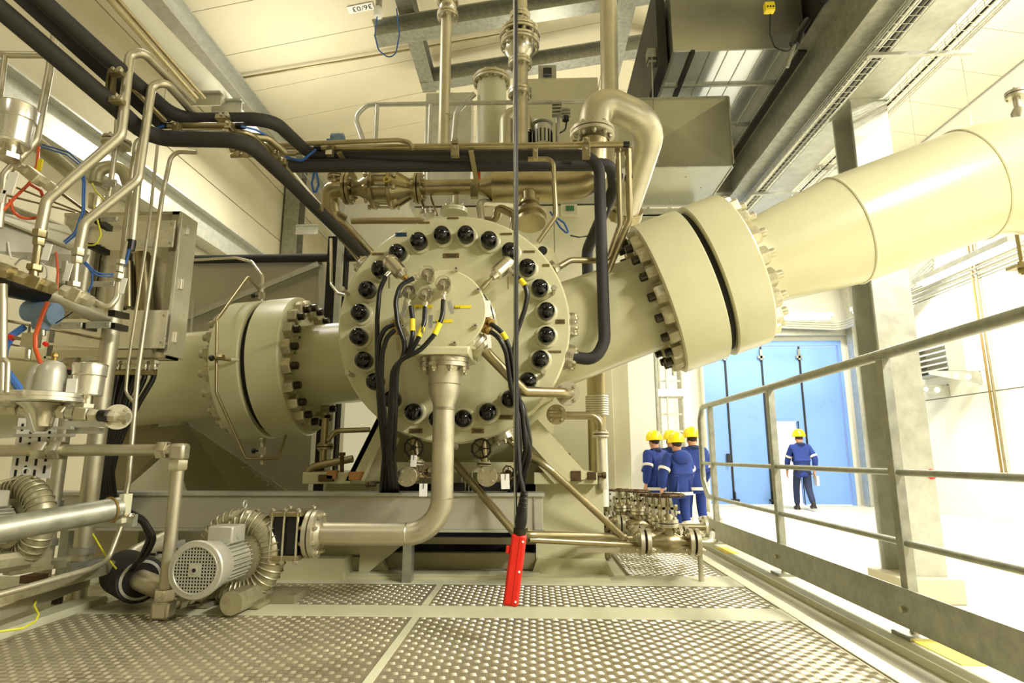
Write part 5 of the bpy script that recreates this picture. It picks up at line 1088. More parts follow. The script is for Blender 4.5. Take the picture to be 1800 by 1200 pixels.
# ================================================================ BLOWERS
rib_me = {}
def blower(c, d, label, s=1.0):
    """side-channel blower: ring housing round c, motor pointing along the horizontal direction d"""
    c = V(c); d = V((d[0], d[1], 0)).normalized(); up = V((0, 0, 1)); sd = d.cross(up)*-1; fr = (sd, up, d)   # sd = right when looking against d
    t = T('side_channel_blower', label, 'blower', (c.x, c.y, c.z-.24*s))
    hs = MB().torus(c, d, .172*s, .062*s, 56, 16).lathe(c-d*.05*s, d, [(0, .14*s), (.09*s, .14*s), (.1*s, .11*s)], 32).out('ring_housing', 'cast', t)
    k = round(s, 3)
    if k not in rib_me:
        rib_me[k] = MB().torus((0, 0, 0), (0, 0, 1), .066*s, .0042*s, 18, 5).mesh('cooling_rib', 'cast')
    x, y, z = basis(d)
    for i in range(38):
        a = 2*pi*i/38; e = x*cos(a)+y*sin(a); tn = -x*sin(a)+y*cos(a)
        inst(rib_me[k], 'cooling_rib', c+e*.172*s, tn, t)
    m0 = c+d*.06*s
    MB().lathe(m0, d, [(0, .085*s), (.2*s, .085*s)], 28).out('motor_frame', 'motor', t)
    fn = MB()
    for i in range(30):
        a = 2*pi*i/30; e = x*cos(a)+y*sin(a); fn.box(m0+d*.11*s+e*.094*s, (.022*s, .005*s, .19*s), (e, z.cross(e), z))
    fn.out('motor_fins', 'motor', t, kind='stuff')
    cw = MB().lathe(m0+d*.19*s, d, [(0, .098*s), (.02*s, .108*s), (.12*s, .125*s), (.15*s, .13*s), (.158*s, .125*s), (.16*s, .10*s)], 40, cap=False).out('fan_cowl', 'motor', t)
    g0 = m0+d*.346*s
    MB().cyl(g0-d*.012*s, g0-d*.008*s, .115*s, 32).out('grille_backing', 'void', t)
    gb = MB(); R = .104*s
    MB_ = [(-1, 1)]
    for i in range(-7, 8):
        o = i*.0142*s; hh = sqrt(max(0, R*R-o*o))
        if hh > .01:
            gb.box(g0+fr[0]*o, (.0055*s, 2*hh, .003), fr); gb.box(g0+fr[1]*o, (2*hh, .0055*s, .003), fr)
    gb.torus(g0, d, R, .006*s, 36, 6).out('grille', 'motor', t, kind='stuff')
    MB().box(g0+d*.003, (.055*s, .055*s, .004), fr).cyl(g0+d*.004, g0+d*.008, .016*s, 16).out('grille_hub', 'motor', t)
    MB().cyl(g0+d*.008, g0+d*.009, .009*s, 12).out('hub_hole', 'ink', t)
    tbx = MB().box(m0+d*.10*s+up*.128*s, (.13*s, .085*s, .13*s), fr).out('terminal_box', 'motor', t, bevel=.008)
    MB().cyl(m0+d*.10*s+up*.13*s+sd*.065*s, m0+d*.10*s+up*.13*s+sd*.068*s, .028*s, 18).out('knockout', 'motor', tbx)
    MB().torus(c+up*.258*s, sd, .018*s, .005*s, 18, 6).cyl(c+up*.225*s, c+up*.242*s, .010*s, 8).out('eye_bolt', 'galvl', t)
    MB().bar(c+up*.235*s, c+d*.14*s+up*.205*s, .02*s, .008*s).out('lifting_strap', 'cast', t)
    for sx in (-1, 1):
        MB().bx(0, 0, 0, 0, 0, 0) if 0 else None
        b = c-up*.235*s
        MB().box(b+sd*(.13*s*sx)+d*.0*s+up*.01*s, (.06*s, .02*s, .2*s), fr).box(b+sd*(.13*s*sx)+up*.05*s, (.012*s, .08*s, .2*s), fr).out('mounting_foot', 'cast', t, smooth=False)
    # silencer body under the ring, along the motor direction
    for sx, m_ in ((.10, 'cast'),):
        pr = MB(); o = c+sd*sx*s-up*.175*s+d*.0*s
        poly = [(-.035, -.045), (.035, -.045), (.05, -.02), (.05, .02), (.035, .045), (-.035, .045), (-.05, .02), (-.05, -.02)]
        pr.prism([(a*s, b_*s) for a, b_ in poly], .24*s, fr, o).out('silencer', m_, t, smooth=False)
        MB().lathe(o+d*.24*s, d, [(0, .055*s), (.012*s, .055*s)], 20).out('silencer_flange', 'cast', t)
    for i in range(5):
        a = i*1.26; e = x*cos(a)+y*sin(a); MB().nut(c+e*.236*s+d*.0, e, .016*s, .012*s).out('housing_bolt', 'bolt', t)
    return t
B2 = P(424, 968, 2.98); blower((B2.x, B2.y, .825), (-.03, -1), 'side channel blower standing right of the upright fitting pipe, grille towards the camera', .93)
B1 = P(32, 918, 2.62); blower((B1.x, B1.y, B1.z), (-.30, -1), 'side channel blower at the left edge, half hidden by the galvanized pipe', .84)
t = T('blower_stand', 'small steel stand rail under the right blower', 'stand', P(440, 1050, 3.0))
MB().bar(P(425, 1062, 2.93), P(462, 1035, 3.15), .05, .03).bar(P(432, 1052, 2.93), P(470, 1028, 3.15), .02, .05).out('stand_rail', 'cast', t, smooth=False)
MB().bar(P(20, 1000, 3.0), P(130, 985, 3.2), .1, .04).bx(-3.1, -2.6, 3.0, 3.3, .6, .66).out('blower_plinth', 'cast', label='grey plinth frame under the left blower', cat='stand', smooth=False)

# upright pipe with hex fittings in the foreground
YF = 2.72
fp = T('fitting_pipe', 'stainless pipe with hexagon elbows: level from the left edge, then down to the platform', 'pipe', P(300, 1090, YF))
zH = P(200, 791, YF).z
xv = P(312, 830, YF).x; xb2 = xv
MB().tube([(P(-80, 791, YF).x, YF, zH), (xv-.02, YF, zH)], RP(20, P(200, 791, YF)), 18).out('level_pipe', 'msteel', fp)
zB = .6+.035
MB().cyl((xv, YF, zB), (xv, YF, zH-.02), RP(22, P(300, 1000, YF)), 18).out('upright_pipe', 'msteel', fp)
for (x, w, L_) in ((76, 30, .065), (103, 32, .05), (288, 28, .045)):
    a = P(x, 791, YF); MB().nut((a.x-L_/2, YF, zH), (1, 0, 0), w*.0026, L_, ).out('hex_nut', 'steel', fp)
MB().cyl((P(88, 791, YF).x, YF, zH), (P(95, 791, YF).x, YF, zH), .032, 16).out('sleeve', 'steel', fp)
MB().bx(xv-.035, xv+.035, YF-.032, YF+.032, zH-.045, zH+.03).out('elbow_body', 'msteel', fp, bevel=.014)
MB().nut((xv, YF, zH-.045), (0, 0, -1), .074, .045).out('hex_nut', 'steel', fp)
MB().nut((xv, YF, zB+.09), (0, 0, -1), .076, .05).out('hex_nut', 'steel', fp)
MB().bx(xv-.04, xv+.04, YF-.036, YF+.036, zB-.034, zB+.045).out('elbow_body', 'msteel', fp, bevel=.014)
e = V((xv, YF, zB+.01)); g1 = P(392, 1040, 3.0); g1 = V((g1.x, g1.y, .70)); dn = (g1-e).normalized(); Ln = (g1-e).length
MB().cyl(e, g1, .024, 16).out('link_pipe', 'msteel', fp)
for f, w, L_ in ((.2, .06, .04), (.36, .055, .03), (.52, .07, .045), (.70, .085, .055)): MB().nut(e+dn*Ln*f, dn, w, L_).out('hex_nut', 'msteel', fp)
MB().lathe(g1-dn*.03, dn, [(0, .06), (.014, .06)], 18).out('end_flange', 'cast', fp)

# black filter cylinder and its pipe
fc = T('intake_silencer', 'black felt-covered cylinder lying tilted left of the upright fitting pipe', 'silencer', P(240, 1060, 2.85))
a, b_ = P(218, 1005, 3.0), P(270, 1030, 2.72); dx = (b_-a).normalized()
MB().lathe(a, dx, [(0, .10), (.004, .105), (.24, .105), (.25, .1)], 36).out('cylinder_body', 'foam', fc)
e2 = a+dx*.252; MB().lathe(e2, dx, [(0, .088), (.002, .088), (.003, .08)], 32).out('end_ring', 'galvl', fc); MB().lathe(e2+dx*.001, dx, [(0, .076), (.004, .076)], 32).out('end_disc', 'rubber', fc)
MB().tube([a+dx*.2, e2+dx*.06, P(320, 1048, 2.9), P(372, 1038, 3.0)], .046, 18, .1).out('outlet_pipe', 'msteel', fc)
MB().tube(pts((300, 945, 3.3), (240, 975, 3.1), (215, 995, 3.0)), .05, 18, .1).out('inlet_pipe', 'msteel', fc)

# galvanized pipe in the foreground left
gp = T('galvanized_pipe', 'thick galvanized pipe slanting in from the left edge, ending at a perforated bracket', 'pipe', P(200, 895, 2.2))
a, b_ = P(-60, 942, 1.9), P(208, 893, 2.35)
MB().cyl(a, b_, .043, 24).out('pipe_body', 'galv', gp)
db = (b_-a).normalized(); MB().torus(b_-db*.03, db, .046, .004, 24, 6).out('edge_band', 'brass', gp)
br = P(190, 914, 2.4); MB().box(br, (.22, .03, .045)).out('bracket_rail', 'galv', gp, smooth=False)
for k in range(4): MB().box(br+V((-.07+k*.047, -.0155, 0)), (.028, .002, .012)).out('slot', 'void', gp, smooth=False)
MB().box(P(219, 893, 2.38), (.02, .05, .11)).out('end_bracket', 'cream2', gp, smooth=False)
MB().cyl(P(208, 907, 2.33), P(236, 907, 2.33), .006, 8).nut(P(228, 907, 2.33), (1, 0, 0), .022, .015).out('clamp_bolt', 'steel', gp)
for k in range(2): pt('black_hose', ['outer black hose loop from the bracket down to the silencer', 'inner black hose loop from the bracket down to the silencer'][k], 'hose', [(222, 897, 2.5), (252, 912-k*0+k*6, 2.6), (272-k*9, 945, 2.65), (258-k*8, 975, 2.7), (232, 1000, 2.8)], 10, 'rubber', bend=.07)

# ================================================================ LEFT INSTRUMENT RACK
ra = T('instrument_rack', 'steel support rack at the left carrying valves, tubes and the stainless cabinet', 'rack', PZ(130, 1065, .6))
pb_ = PZ(133, 1062, .6); pa_ = PZ(70, 1040, .6)
for (q, r, zt) in ((pb_, .042, P(185, 470, pb_.y).z), (pa_, .04, P(150, 430, pa_.y).z)):
    MB().cyl((q.x, q.y, .6), (q.x, q.y, zt), r, 22).out('rack_post', 'msteel', ra)
    MB().box((q.x, q.y, .605), (.2, .16, .018)).out('base_plate', 'msteel', ra, smooth=False)
    for zc in (.83, 1.03, 1.32): MB().lathe((q.x, q.y, zc), (0, 0, 1), [(0, r+.012), (.035, r+.012)], 22).out('pipe_clamp', 'galv', ra)
for (y_, dz) in ((905, 0),): pass
# rails near the floor
MB().bar(P(-40, 1062, 2.35), P(210, 992, 2.9), .05, .045).out('floor_rail', 'cast', ra, smooth=False); MB().bar(P(-40, 1090, 2.3), P(150, 1020, 2.9), .045, .05).out('floor_rail', 'msteel', ra)
MB().bar(P(215, 985, 3.1), P(325, 958, 3.3), .03, .06).out('slotted_rail', 'galv', ra, smooth=False)
for k in range(5): MB().box(P(255+k*13, 977-k*3, 3.08), (.03, .003, .012)).out('slot', 'void', ra, smooth=False)
MB().bar(P(120, 1000, 2.9), P(215, 985, 3.1), .05, .06).out('cross_rail', 'galv', ra, smooth=False)
MB().box(P(60, 1016, 2.5), (.07, .06, .03)).out('rail_lug', 'rust', ra, smooth=False)
MB().nut(P(100, 1060, 2.85), (0, 0, 1), .04, .05).cyl(P(100, 1060, 2.85), P(100, 1035, 2.85), .01).out('anchor_bolt', 'dkbolt', ra)
# slotted white plates
sp = MB(); a = P(60, 787, 2.75); k_ = (a-CAM).dot(c_f)/F_
MB().box(a, (72*k_, .004, 104*k_)).out('slotted_plate', 'white', ra, smooth=False)
for i in range(4):
    for j in range(5):
        MB().box(a+V(((-26+i*17)*k_, -.003, (-44+j*20+(i % 2)*7)*k_)), (4*k_, .003, 13*k_)).out('slot', 'void', ra, smooth=False)
for y_ in (752, 765): MB().box(P(78, y_, 2.7), (102*k_, .03, 5*k_)).out('shelf_bar', 'galvl', ra, smooth=False)
MB().box(P(155, 745, 2.72), (75*k_, .03, 10*k_)).box(P(150, 757, 2.74), (60*k_, .03, 10*k_)).out('shelf_bar', 'galvl', ra, smooth=False)
# clamp link plates
def link(x, y, Y, w, h, parent=ra, m='galvl'):
    c0 = P(x, y, Y); kk = (c0-CAM).dot(c_f)/F_; o = MB().box(c0, (w*kk, .012, h*kk)).out('clamp_plate', m, parent, bevel=.004)
    for s in (-1, 1): MB().cyl(c0+V((s*w*kk*.38, -.006, 0)), c0+V((s*w*kk*.38, -.011, 0)), .006, 8).out('screw', 'bolt', o)
for q in ((122, 572, 2.75, 46, 12), (173, 571, 2.72, 44, 12), (180, 499, 2.72, 46, 10), (192, 385, 2.8, 30, 9), (112, 478, 2.5, 10, 42)): link(*q)
for (x1, y1, x2, y2, Y) in ((196, 572, 220, 578, 2.75), (196, 550, 222, 556, 2.7), (145, 572, 165, 578, 2.78), (160, 432, 188, 444, 2.85), (172, 388, 193, 402, 2.85)): MB().bar(P(x1, y1, Y), P(x2, y2, Y+.15), .03, .03).out('black_bar', 'rubber', ra, smooth=False)
# horizontal duct-like sheet and pipes running away
MB().slab([P(-30, 370, 2.3), P(150, 445, 2.75), P(132, 478, 2.75), P(-30, 436, 2.3)], .03, (0, -1, 0)).out('side_sheet', 'greysheet', ra, smooth=False)
MB().slab([P(-30, 366, 2.3), P(120, 398, 2.9), P(150, 445, 2.75), P(-30, 372, 2.28)], .01, (0, 0, 1)).out('side_sheet', 'darksheet', ra, smooth=False)
for q, w, m in (([(40, 232, 2.7), (126, 305, 3.1)], 28, 'cast'), ([(-30, 352, 2.4), (112, 405, 2.9)], 24, 'cast'), ([(70, 512, 2.5), (186, 562, 2.85)], 27, 'msteel'), ([(0, 500, 2.3), (75, 515, 2.5)], 40, 'rubber')):
    wpt(ra, q, w, m, 'cross_pipe', n=20)
for (a, b_, Y1, Y2, w) in (((0, 340), (130, 372), 2.4, 3.0, 5), ((95, 330), (170, 385), 2.5, 3.0, 6), ((30, 330), (160, 380), 2.5, 3.0, 4), ((10, 563), (200, 600), 2.5, 3.0, 5), ((15, 630), (120, 640), 2.5, 2.6, 4)): wpt(ra, [(a[0], a[1], Y1), (b_[0], b_[1], Y2)], w, 'bsteel', 'thin_rail')
wpt(ra, [(5, 500, 2.2), (4, 700, 2.2)], 14, 'msteel', 'side_post')
# angle rails bright
for (a, b_) in (((130, 590), (290, 603)), ((85, 605), (200, 612)), ((110, 545), (205, 548))): MB().bar(P(a[0], a[1], 3.15), P(b_[0], b_[1], 3.15), .012, .05, (0, 1, 0)).out('bright_rail', 'steel2', ra, smooth=False)

# stainless cabinet
cb = T('stainless_cabinet', 'open stainless cabinet with hinged edge and cable glands below, left of the grey hood', 'cabinet', P(230, 632, 3.2))
YB = 3.2; x0 = P(96, 500, YB).x; x1 = P(305, 500, YB).x; z0 = P(300, 628, YB).z; z1 = P(300, 372, YB).z
MB().bx(x0, x1, YB+.10, YB+.12, z0, z1).bx(x1-.012, x1, YB, YB+.12, z0, z1).bx(x0, x1, YB, YB+.12, z1-.012, z1).bx(x0, x1, YB, YB+.12, z0, z0+.012).bx(x0, x0+.012, YB, YB+.12, z0, z1).out('cabinet_shell', 'steel2', cb, smooth=False)
MB().bx(x1-.05, x1, YB-.005, YB, z0, z1).bx(x0, x1, YB-.005, YB, z1-.02, z1).out('front_frame', 'steel', cb, smooth=False)
MB().bx(x1+.001, x1+.02, YB-.02, YB+.14, z0+.01, z1-.01).out('cabinet_door', 'steel2', cb, smooth=False, bevel=.003)
for z_ in (z1-.1, z0+.12, (z0+z1)/2): MB().bx(x1+.018, x1+.03, YB+.02, YB+.05, z_-.03, z_+.03).cyl((x1+.03, YB+.035, z_-.03), (x1+.03, YB+.035, z_+.03), .006, 8).out('hinge', 'steel2', cb)
def plate(xa, xb, ya, yb, Y, m='steel2', nm='cover_plate'):
    a, b_ = P(xa, ya, Y), P(xb, yb, Y); o = MB().bx(a.x, b_.x, Y, Y+.01, b_.z, a.z).out(nm, m, cb, smooth=False, bevel=.003)
    for s in (.06, .94):
        for u in (.15, .85): q = (a.x+(b_.x-a.x)*s, Y-.001, b_.z+(a.z-b_.z)*u); MB().cyl(q, (q[0], Y-.006, q[2]), .006, 8).out('screw', 'bolt', o)
plate(222, 303, 388, 434, 3.15); plate(200, 288, 545, 612, 3.12); plate(100, 200, 560, 630, 3.16); plate(180, 215, 440, 545, 3.28, 'steel'); plate(120, 165, 430, 520, 3.28, 'darksheet')
MB().bx(P(96, 620, 3.14).x, P(268, 620, 3.14).x, 3.12, 3.2, P(200, 629, 3.14).z, P(200, 616, 3.14).z).out('bottom_rail', 'steel', cb, smooth=False)
MB().cyl(P(258, 560, 3.26), P(250, 445, 3.26), .04, 18).cyl(P(225, 540, 3.26), P(225, 460, 3.26), .03, 14).out('inner_vessel', 'bsteel', cb)
for k in range(6):
    x = 192+k*16; a = P(x, 634, 3.2); g_ = MB().cyl(a, a-V((0, 0, .05)), .018, 12).nut(a, (0, 0, -1), .045, .02).nut(a-V((0, 0, .035)), (0, 0, -1), .036, .014).out('cable_gland', 'steel', cb)
    pt('black_cable', ['black cable under the stainless cabinet, first from the left', 'black cable under the stainless cabinet, second from the left', 'black cable under the stainless cabinet, third from the left', 'black cable under the stainless cabinet, third from the right', 'black cable under the stainless cabinet, second from the right', 'black cable under the stainless cabinet, rightmost'][k], 'cable',
       [(x, 646, 3.2), (x-2, 665, 3.2), (x-6-k*4, 705, 3.2), (196+k*5-4, 760, 3.2), (180+k*3, 820, 3.2), (176+k*5, 868, 3.3), (180+k*6, 905, 3.4)], 9, 'rubber', bend=.1, group='black cables under the stainless cabinet')
for k in range(5):
    pt('black_cable', ['thick bundle cable beside the rack post, nearest the post', 'thick bundle cable beside the rack post, second from the post', 'thick bundle cable in the middle of the bundle beside the rack post', 'thick bundle cable beside the rack post, second from the right', 'thick bundle cable beside the rack post, rightmost one'][k], 'cable', [(200+k*9, 650, 3.26), (196+k*6, 700, 3.26), (186+k*6, 770, 3.26), (172+k*6, 830, 3.3), (178+k*5, 905, 3.45)], 10, 'rubber', bend=.1, group='thick cable bundle beside the rack post')
MB().box(P(232, 655, 3.12), (.26, .03, .025)).out('cable_strap', 'bsteel', label='metal strap across the black cables below the cabinet', cat='strap')

# big bent tubes with fittings
bt_ = [('bent_tube', 'stainless tube bending outward at the far left of the rack', [(114, 50, 2.35), (98, 52, 2.33), (86, 130, 2.3), (63, 247, 2.25), (7, 308, 2.2), (-3, 400, 2.2)], 12),
       ('bent_tube', 'left of the two tall hooked stainless tubes, ending in hexagon fittings', [(338, 180, 2.78), (252, 92, 2.42), (228, 96, 2.4), (213, 238, 2.35), (82, 352, 2.27), (70, 410, 2.27)], 14),
       ('bent_tube', 'right of the two tall hooked stainless tubes, ending in hexagon fittings', [(348, 208, 2.82), (292, 145, 2.52), (267, 150, 2.5), (243, 316, 2.42), (148, 392, 2.35), (138, 442, 2.35)], 13),
       ('steel_tube', 'level stainless tube entering from the left edge behind the black pipe', [(-20, 92, 2.3), (8, 96, 2.3), (86, 97, 2.35)], 12),
       ('steel_tube', 'short upright tube at the left edge below the level tube', [(9, 98, 2.3), (0, 170, 2.3)], 9),
       ('steel_tube', 'thin upright tube in front of the stainless cabinet, left one', [(277, 255, 3.0), (262, 395, 3.0), (225, 640, 3.0), (221, 690, 3.0), (236, 708, 3.0)], 5),
       ('steel_tube', 'upright tube in front of the stainless cabinet running down to the floor rails', [(345, 268, 2.95), (302, 266, 2.95), (285, 345, 2.95), (243, 650, 2.9), (226, 845, 2.85), (212, 928, 2.8), (190, 985, 2.75), (160, 1000, 2.6), (-20, 1050, 2.2)], 7.5),
       ('steel_tube', 'upright tube left of the cabinet with a bend at its top', [(260, 242, 2.7), (240, 245, 2.7), (232, 300, 2.7), (212, 475, 2.7)], 8),
       ('steel_tube', 'thicker upright tube ending in a black sleeve left of the cabinet', [(243, 315, 2.68), (232, 425, 2.68)], 12),
       ('steel_tube', 'stainless J-shaped tube under the right hooked tube fittings', [(162, 528, 2.4), (190, 542, 2.4), (205, 525, 2.42), (209, 478, 2.45)], 10),
       ('steel_tube', 'thin tube between the hexagon fittings and the upright tubes', [(211, 480, 2.5), (222, 425, 2.6)], 6),
       ('steel_tube', 'small inverted U tube at the left edge above the round diaphragm valve', [(-8, 680, 2.1), (-4, 632, 2.1), (14, 632, 2.1), (12, 690, 2.1)], 9)]
for nm, lb, q, w in bt_: pt(nm, lb, 'tube', q, w, 'msteel', bend=.06, seg=7)
MB().cyl(P(232, 422, 2.68), P(229, 440, 2.68), .02, 14).out('sleeve', 'rubber', label='black sleeve at the end of the thicker upright tube', cat='sleeve')
def hexrun(t, items, m='msteel'):
    """items: (x0,y0,x1,y1,Y,w_px,kind)"""
    for (xa, ya, xb, yb, Y, w, kind) in items:
        a, b_ = P(xa, ya, Y), P(xb, yb, Y); r = RP(w, a)
        if kind == 'h': MB().nut(a, b_-a, r*1.8, (b_-a).length).out('hex_nut', m, t)
        elif kind == 'c': MB().cyl(a, b_, r, 18).out('fitting_body', m, t)
        elif kind == 'b': MB().bar(a, b_, r*1.8, r*1.8).out('tee_body', m, t, bevel=.005)
t = T('tube_fitting', 'hexagon fittings under the left hooked tube with the thick fitting row', 'fitting', P(60, 500, 2.25))
hexrun(t, [(71, 405, 69, 417, 2.26, 22, 'h'), (69, 420, 68, 432, 2.26, 19, 'h'), (67, 432, 62, 468, 2.26, 13, 'c'), (62, 466, 60, 476, 2.26, 24, 'h'), (60, 474, 59, 490, 2.26, 14, 'c'),
            (-30, 465, 22, 480, 2.2, 28, 'h'), (18, 482, 36, 487, 2.22, 22, 'c'), (34, 487, 52, 493, 2.22, 24, 'h'), (50, 492, 76, 501, 2.24, 25, 'b'), (76, 500, 93, 507, 2.26, 24, 'h')], 'bsteel')
t = T('tube_fitting', 'hexagon fittings under the right hooked tube', 'fitting', P(132, 520, 2.35))
hexrun(t, [(138, 438, 137, 450, 2.35, 21, 'h'), (136, 452, 135, 463, 2.35, 18, 'h'), (134, 463, 131, 497, 2.35, 12, 'c'), (131, 496, 130, 505, 2.35, 21, 'h'), (130, 503, 130, 514, 2.35, 12, 'c'),
            (112, 510, 124, 515, 2.32, 22, 'h'), (124, 515, 146, 524, 2.34, 27, 'b'), (146, 524, 160, 530, 2.36, 22, 'h'), (208, 490, 210, 480, 2.42, 17, 'h'), (210, 478, 211, 468, 2.42, 12, 'h'), (212, 464, 213, 456, 2.45, 14, 'h')])
t = T('tube_fitting', 'slanting row of hexagon fittings below the upper steel cup', 'fitting', P(50, 310, 2.25))
hexrun(t, [(0, 272, 18, 282, 2.2, 18, 'b'), (25, 288, 38, 296, 2.22, 17, 'h'), (38, 296, 48, 302, 2.22, 13, 'h'), (48, 300, 70, 318, 2.24, 22, 'b'), (70, 318, 86, 327, 2.26, 17, 'h'), (86, 326, 102, 338, 2.28, 20, 'b')])
# flanged tube above the rack
t = T('flanged_tube', 'upright thin tube with a small flange pair above the rack', 'tube', P(200, 300, 2.6))
wpt(t, [(208, 195, 2.6), (203, 262, 2.6), (190, 352, 2.6)], 9, 'msteel', 'tube'); flange_pair(t, P(205, 251, 2.6), (.1, 0, 1), RP(46, P(205, 251, 2.6)), .014, 6, 'msteel', 'bolt')
link(193, 322, 2.57, 24, 13, t)
# upper steel cup and lower steel can
def cup(x, yt, yb, Y, w, label, tagp=None):
    a = P(x, yb, Y); top = P(x, yt, Y); r = RP(w, a); t = T('actuator_can', label, 'actuator', a)
    h = top.z-a.z
    MB().lathe(a, (0, 0, 1), [(0, r*.86), (h*.04, r*.95), (h*.62, r), (h*.63, r*1.05), (h*.96, r*1.08), (h, r*1.05)], 36).out('can_body', 'steel2', t)
    MB().torus((a.x, a.y, a.z+h*.63), (0, 0, 1), r*1.05, r*.03, 36, 6).torus((a.x, a.y, a.z+h*.98), (0, 0, 1), r*1.07, r*.03, 36, 6).out('rim_band', 'steel', t)
    MB().cyl((a.x, a.y, a.z), (a.x, a.y, a.z-h*.3), r*.42, 18).nut((a.x, a.y, a.z-h*.25), (0, 0, -1), r*1.1, h*.14).out('neck', 'steel', t)
    return t, a, h, r
cup(20, 188, 255, 2.15, 58, 'large polished steel cup at the upper left edge')
t, a, h, r = cup(152, 640, 696, 2.35, 50, 'polished steel can with a white label beside the rack posts')
MB().box((a.x-.022, a.y-r*1.0, a.z+h*.28), (.04, .004, h*.42)).out('white_label', 'white', t)
MB().cyl((a.x-r*.9, a.y-.01, a.z+h*.72), (a.x-r*1.5, a.y-.03, a.z+h*.75), .012, 10).out('cable_gland', 'rubber', t)
# diaphragm valve with round plate and cast bowl
t = T('diaphragm_valve', 'round horizontal flange plate with cast filter bowl on top, left of the steel can', 'valve', P(76, 740, 2.3))
c0 = P(77, 700, 2.3); R_ = RP(132, c0)
MB().lathe(c0-V((0, 0, .018)), (0, 0, 1), [(0, R_*.9), (.004, R_), (.016, R_), (.017, R_*.96), (.02, R_*.96), (.021, R_), (.034, R_), (.038, R_*.93)], 44).out('round_plate', 'steel2', t)
MB().lathe(c0-V((0, 0, .02)), (0, 0, -1), [(0, R_*.6), (.02, R_*.42), (.06, R_*.3), (.09, R_*.28), (.11, R_*.15)], 24).out('valve_body', 'steel', t)
c1 = P(87, 688, 2.3); MB().lathe(c1, (0, 0, 1), [(0, .055), (.07, .053), (.10, .046), (.118, .03), (.125, .012)], 24).out('filter_bowl', 'motor', t)
c2 = P(63, 688, 2.3); MB().lathe(c2, (0, 0, 1), [(0, .042), (.06, .04), (.09, .03), (.11, .012)], 20).out('filter_bowl', 'motor', t)
MB().cyl(c1+V((0, 0, .12)), c1+V((0, 0, .155)), .009, 8).nut(c1+V((0, 0, .14)), (0, 0, 1), .024, .012).out('vent_plug', 'brass', t)
wpt(t, [(-20, 718, 2.3), (225, 733, 2.32)], 16, 'msteel', 'run_pipe')
hexrun(t, [(22, 717, 34, 718, 2.3, 24, 'h'), (40, 718, 54, 719, 2.3, 20, 'h'), (106, 724, 118, 725, 2.3, 24, 'h'), (120, 725, 134, 726, 2.3, 21, 'c'), (135, 726, 158, 728, 2.3, 24, 'b'), (160, 729, 175, 730, 2.3, 22, 'h'), (190, 731, 205, 732, 2.3, 20, 'h')])
MB().cyl(P(176, 730, 2.29), P(190, 731, 2.29), .024, 14).out('black_joint', 'rubber', t)
MB().slab([P(40, 724, 2.22), P(50, 726, 2.22), P(60, 758, 2.22), P(54, 761, 2.22), P(48, 742, 2.22)], .006, (0, -1, 0)).out('lever', 'galvl', t)
t = T('round_flange', 'round end flange facing right at the end of the fitting row', 'flange', P(207, 733, 2.34))
c0 = P(207, 733, 2.34); dq = V((.55, -.8, .1)).normalized(); MB().lathe(c0, dq, [(0, .05), (.012, .05)], 26).out('flange_disc', 'steel2', t); ring(t, c0+dq*.012, dq, .036, 4, .014, .01)
# misc: bent grey elbow, pot, tags, transmitter, hoses and cables
pt('bent_pipe', 'grey bent pipe behind the hooked tubes above the cabinet', 'pipe', [(168, 322, 2.9), (172, 296, 2.9), (215, 290, 2.95), (228, 330, 3.0)], 22, 'cast', bend=.07)
t = T('small_pot', 'small steel pot left of the right hooked tube', 'pot', P(167, 362, 2.75)); MB().lathe(P(167, 366, 2.75), (0, 0, 1), [(0, .03), (.06, .034), (.065, .036), (.07, .034)], 18).out('pot_body', 'steel', t)
for k, (x, y, w, h, Y, lb) in enumerate(((19, 322, 18, 42, 2.15, 'engraved white tag plate at the upper left edge'), (82, 443, 14, 30, 2.24, 'white tag beside the left hexagon fittings'), (119, 478, 12, 32, 2.32, 'white tag left of the right hexagon fittings'), (216, 502, 10, 28, 2.4, 'white tag hanging by the J-shaped tube'), (4, 345, 10, 24, 2.15, 'white block at the very left edge'))):
    c0 = P(x, y, Y); kk = (c0-CAM).dot(c_f)/F_; MB().box(c0, (w*kk, .003, h*kk), (V((1, 0, -.15)).normalized(), V((0, 1, 0)), V((.15, 0, 1)).normalized())).out('tag_plate', 'white', label=lb, cat='tag', bevel=.001)
t = T('pressure_transmitter', 'blue-grey transmitter head below the left fitting row', 'transmitter', P(72, 552, 2.5))
MB().cyl(P(50, 546, 2.5), P(98, 552, 2.5), .048, 22).lathe(P(74, 560, 2.5), (0, 0, -1), [(0, .04), (.05, .03)], 18).out('transmitter_head', 'blue_dev', t); MB().cyl(P(74, 572, 2.5), P(73, 590, 2.5), .016).out('neck', 'steel', t)
t = T('solenoid_valve', 'small steel valve block with red ports under the transmitter', 'valve', P(50, 605, 2.4))
MB().box(P(55, 598, 2.4), (.06, .04, .06)).cyl(P(50, 612, 2.4), P(49, 632, 2.4), .012, 10).out('valve_block', 'steel', t, bevel=.003); MB().cyl(P(15, 592, 2.4), P(24, 594, 2.4), .012, 10).cyl(P(78, 603, 2.4), P(82, 606, 2.4), .01, 8).out('red_port', 'red', t)
pt('steel_tube', 'small tube into the valve block with red ports', 'tube', [(14, 592, 2.4), (55, 598, 2.4)], 6, 'bsteel')
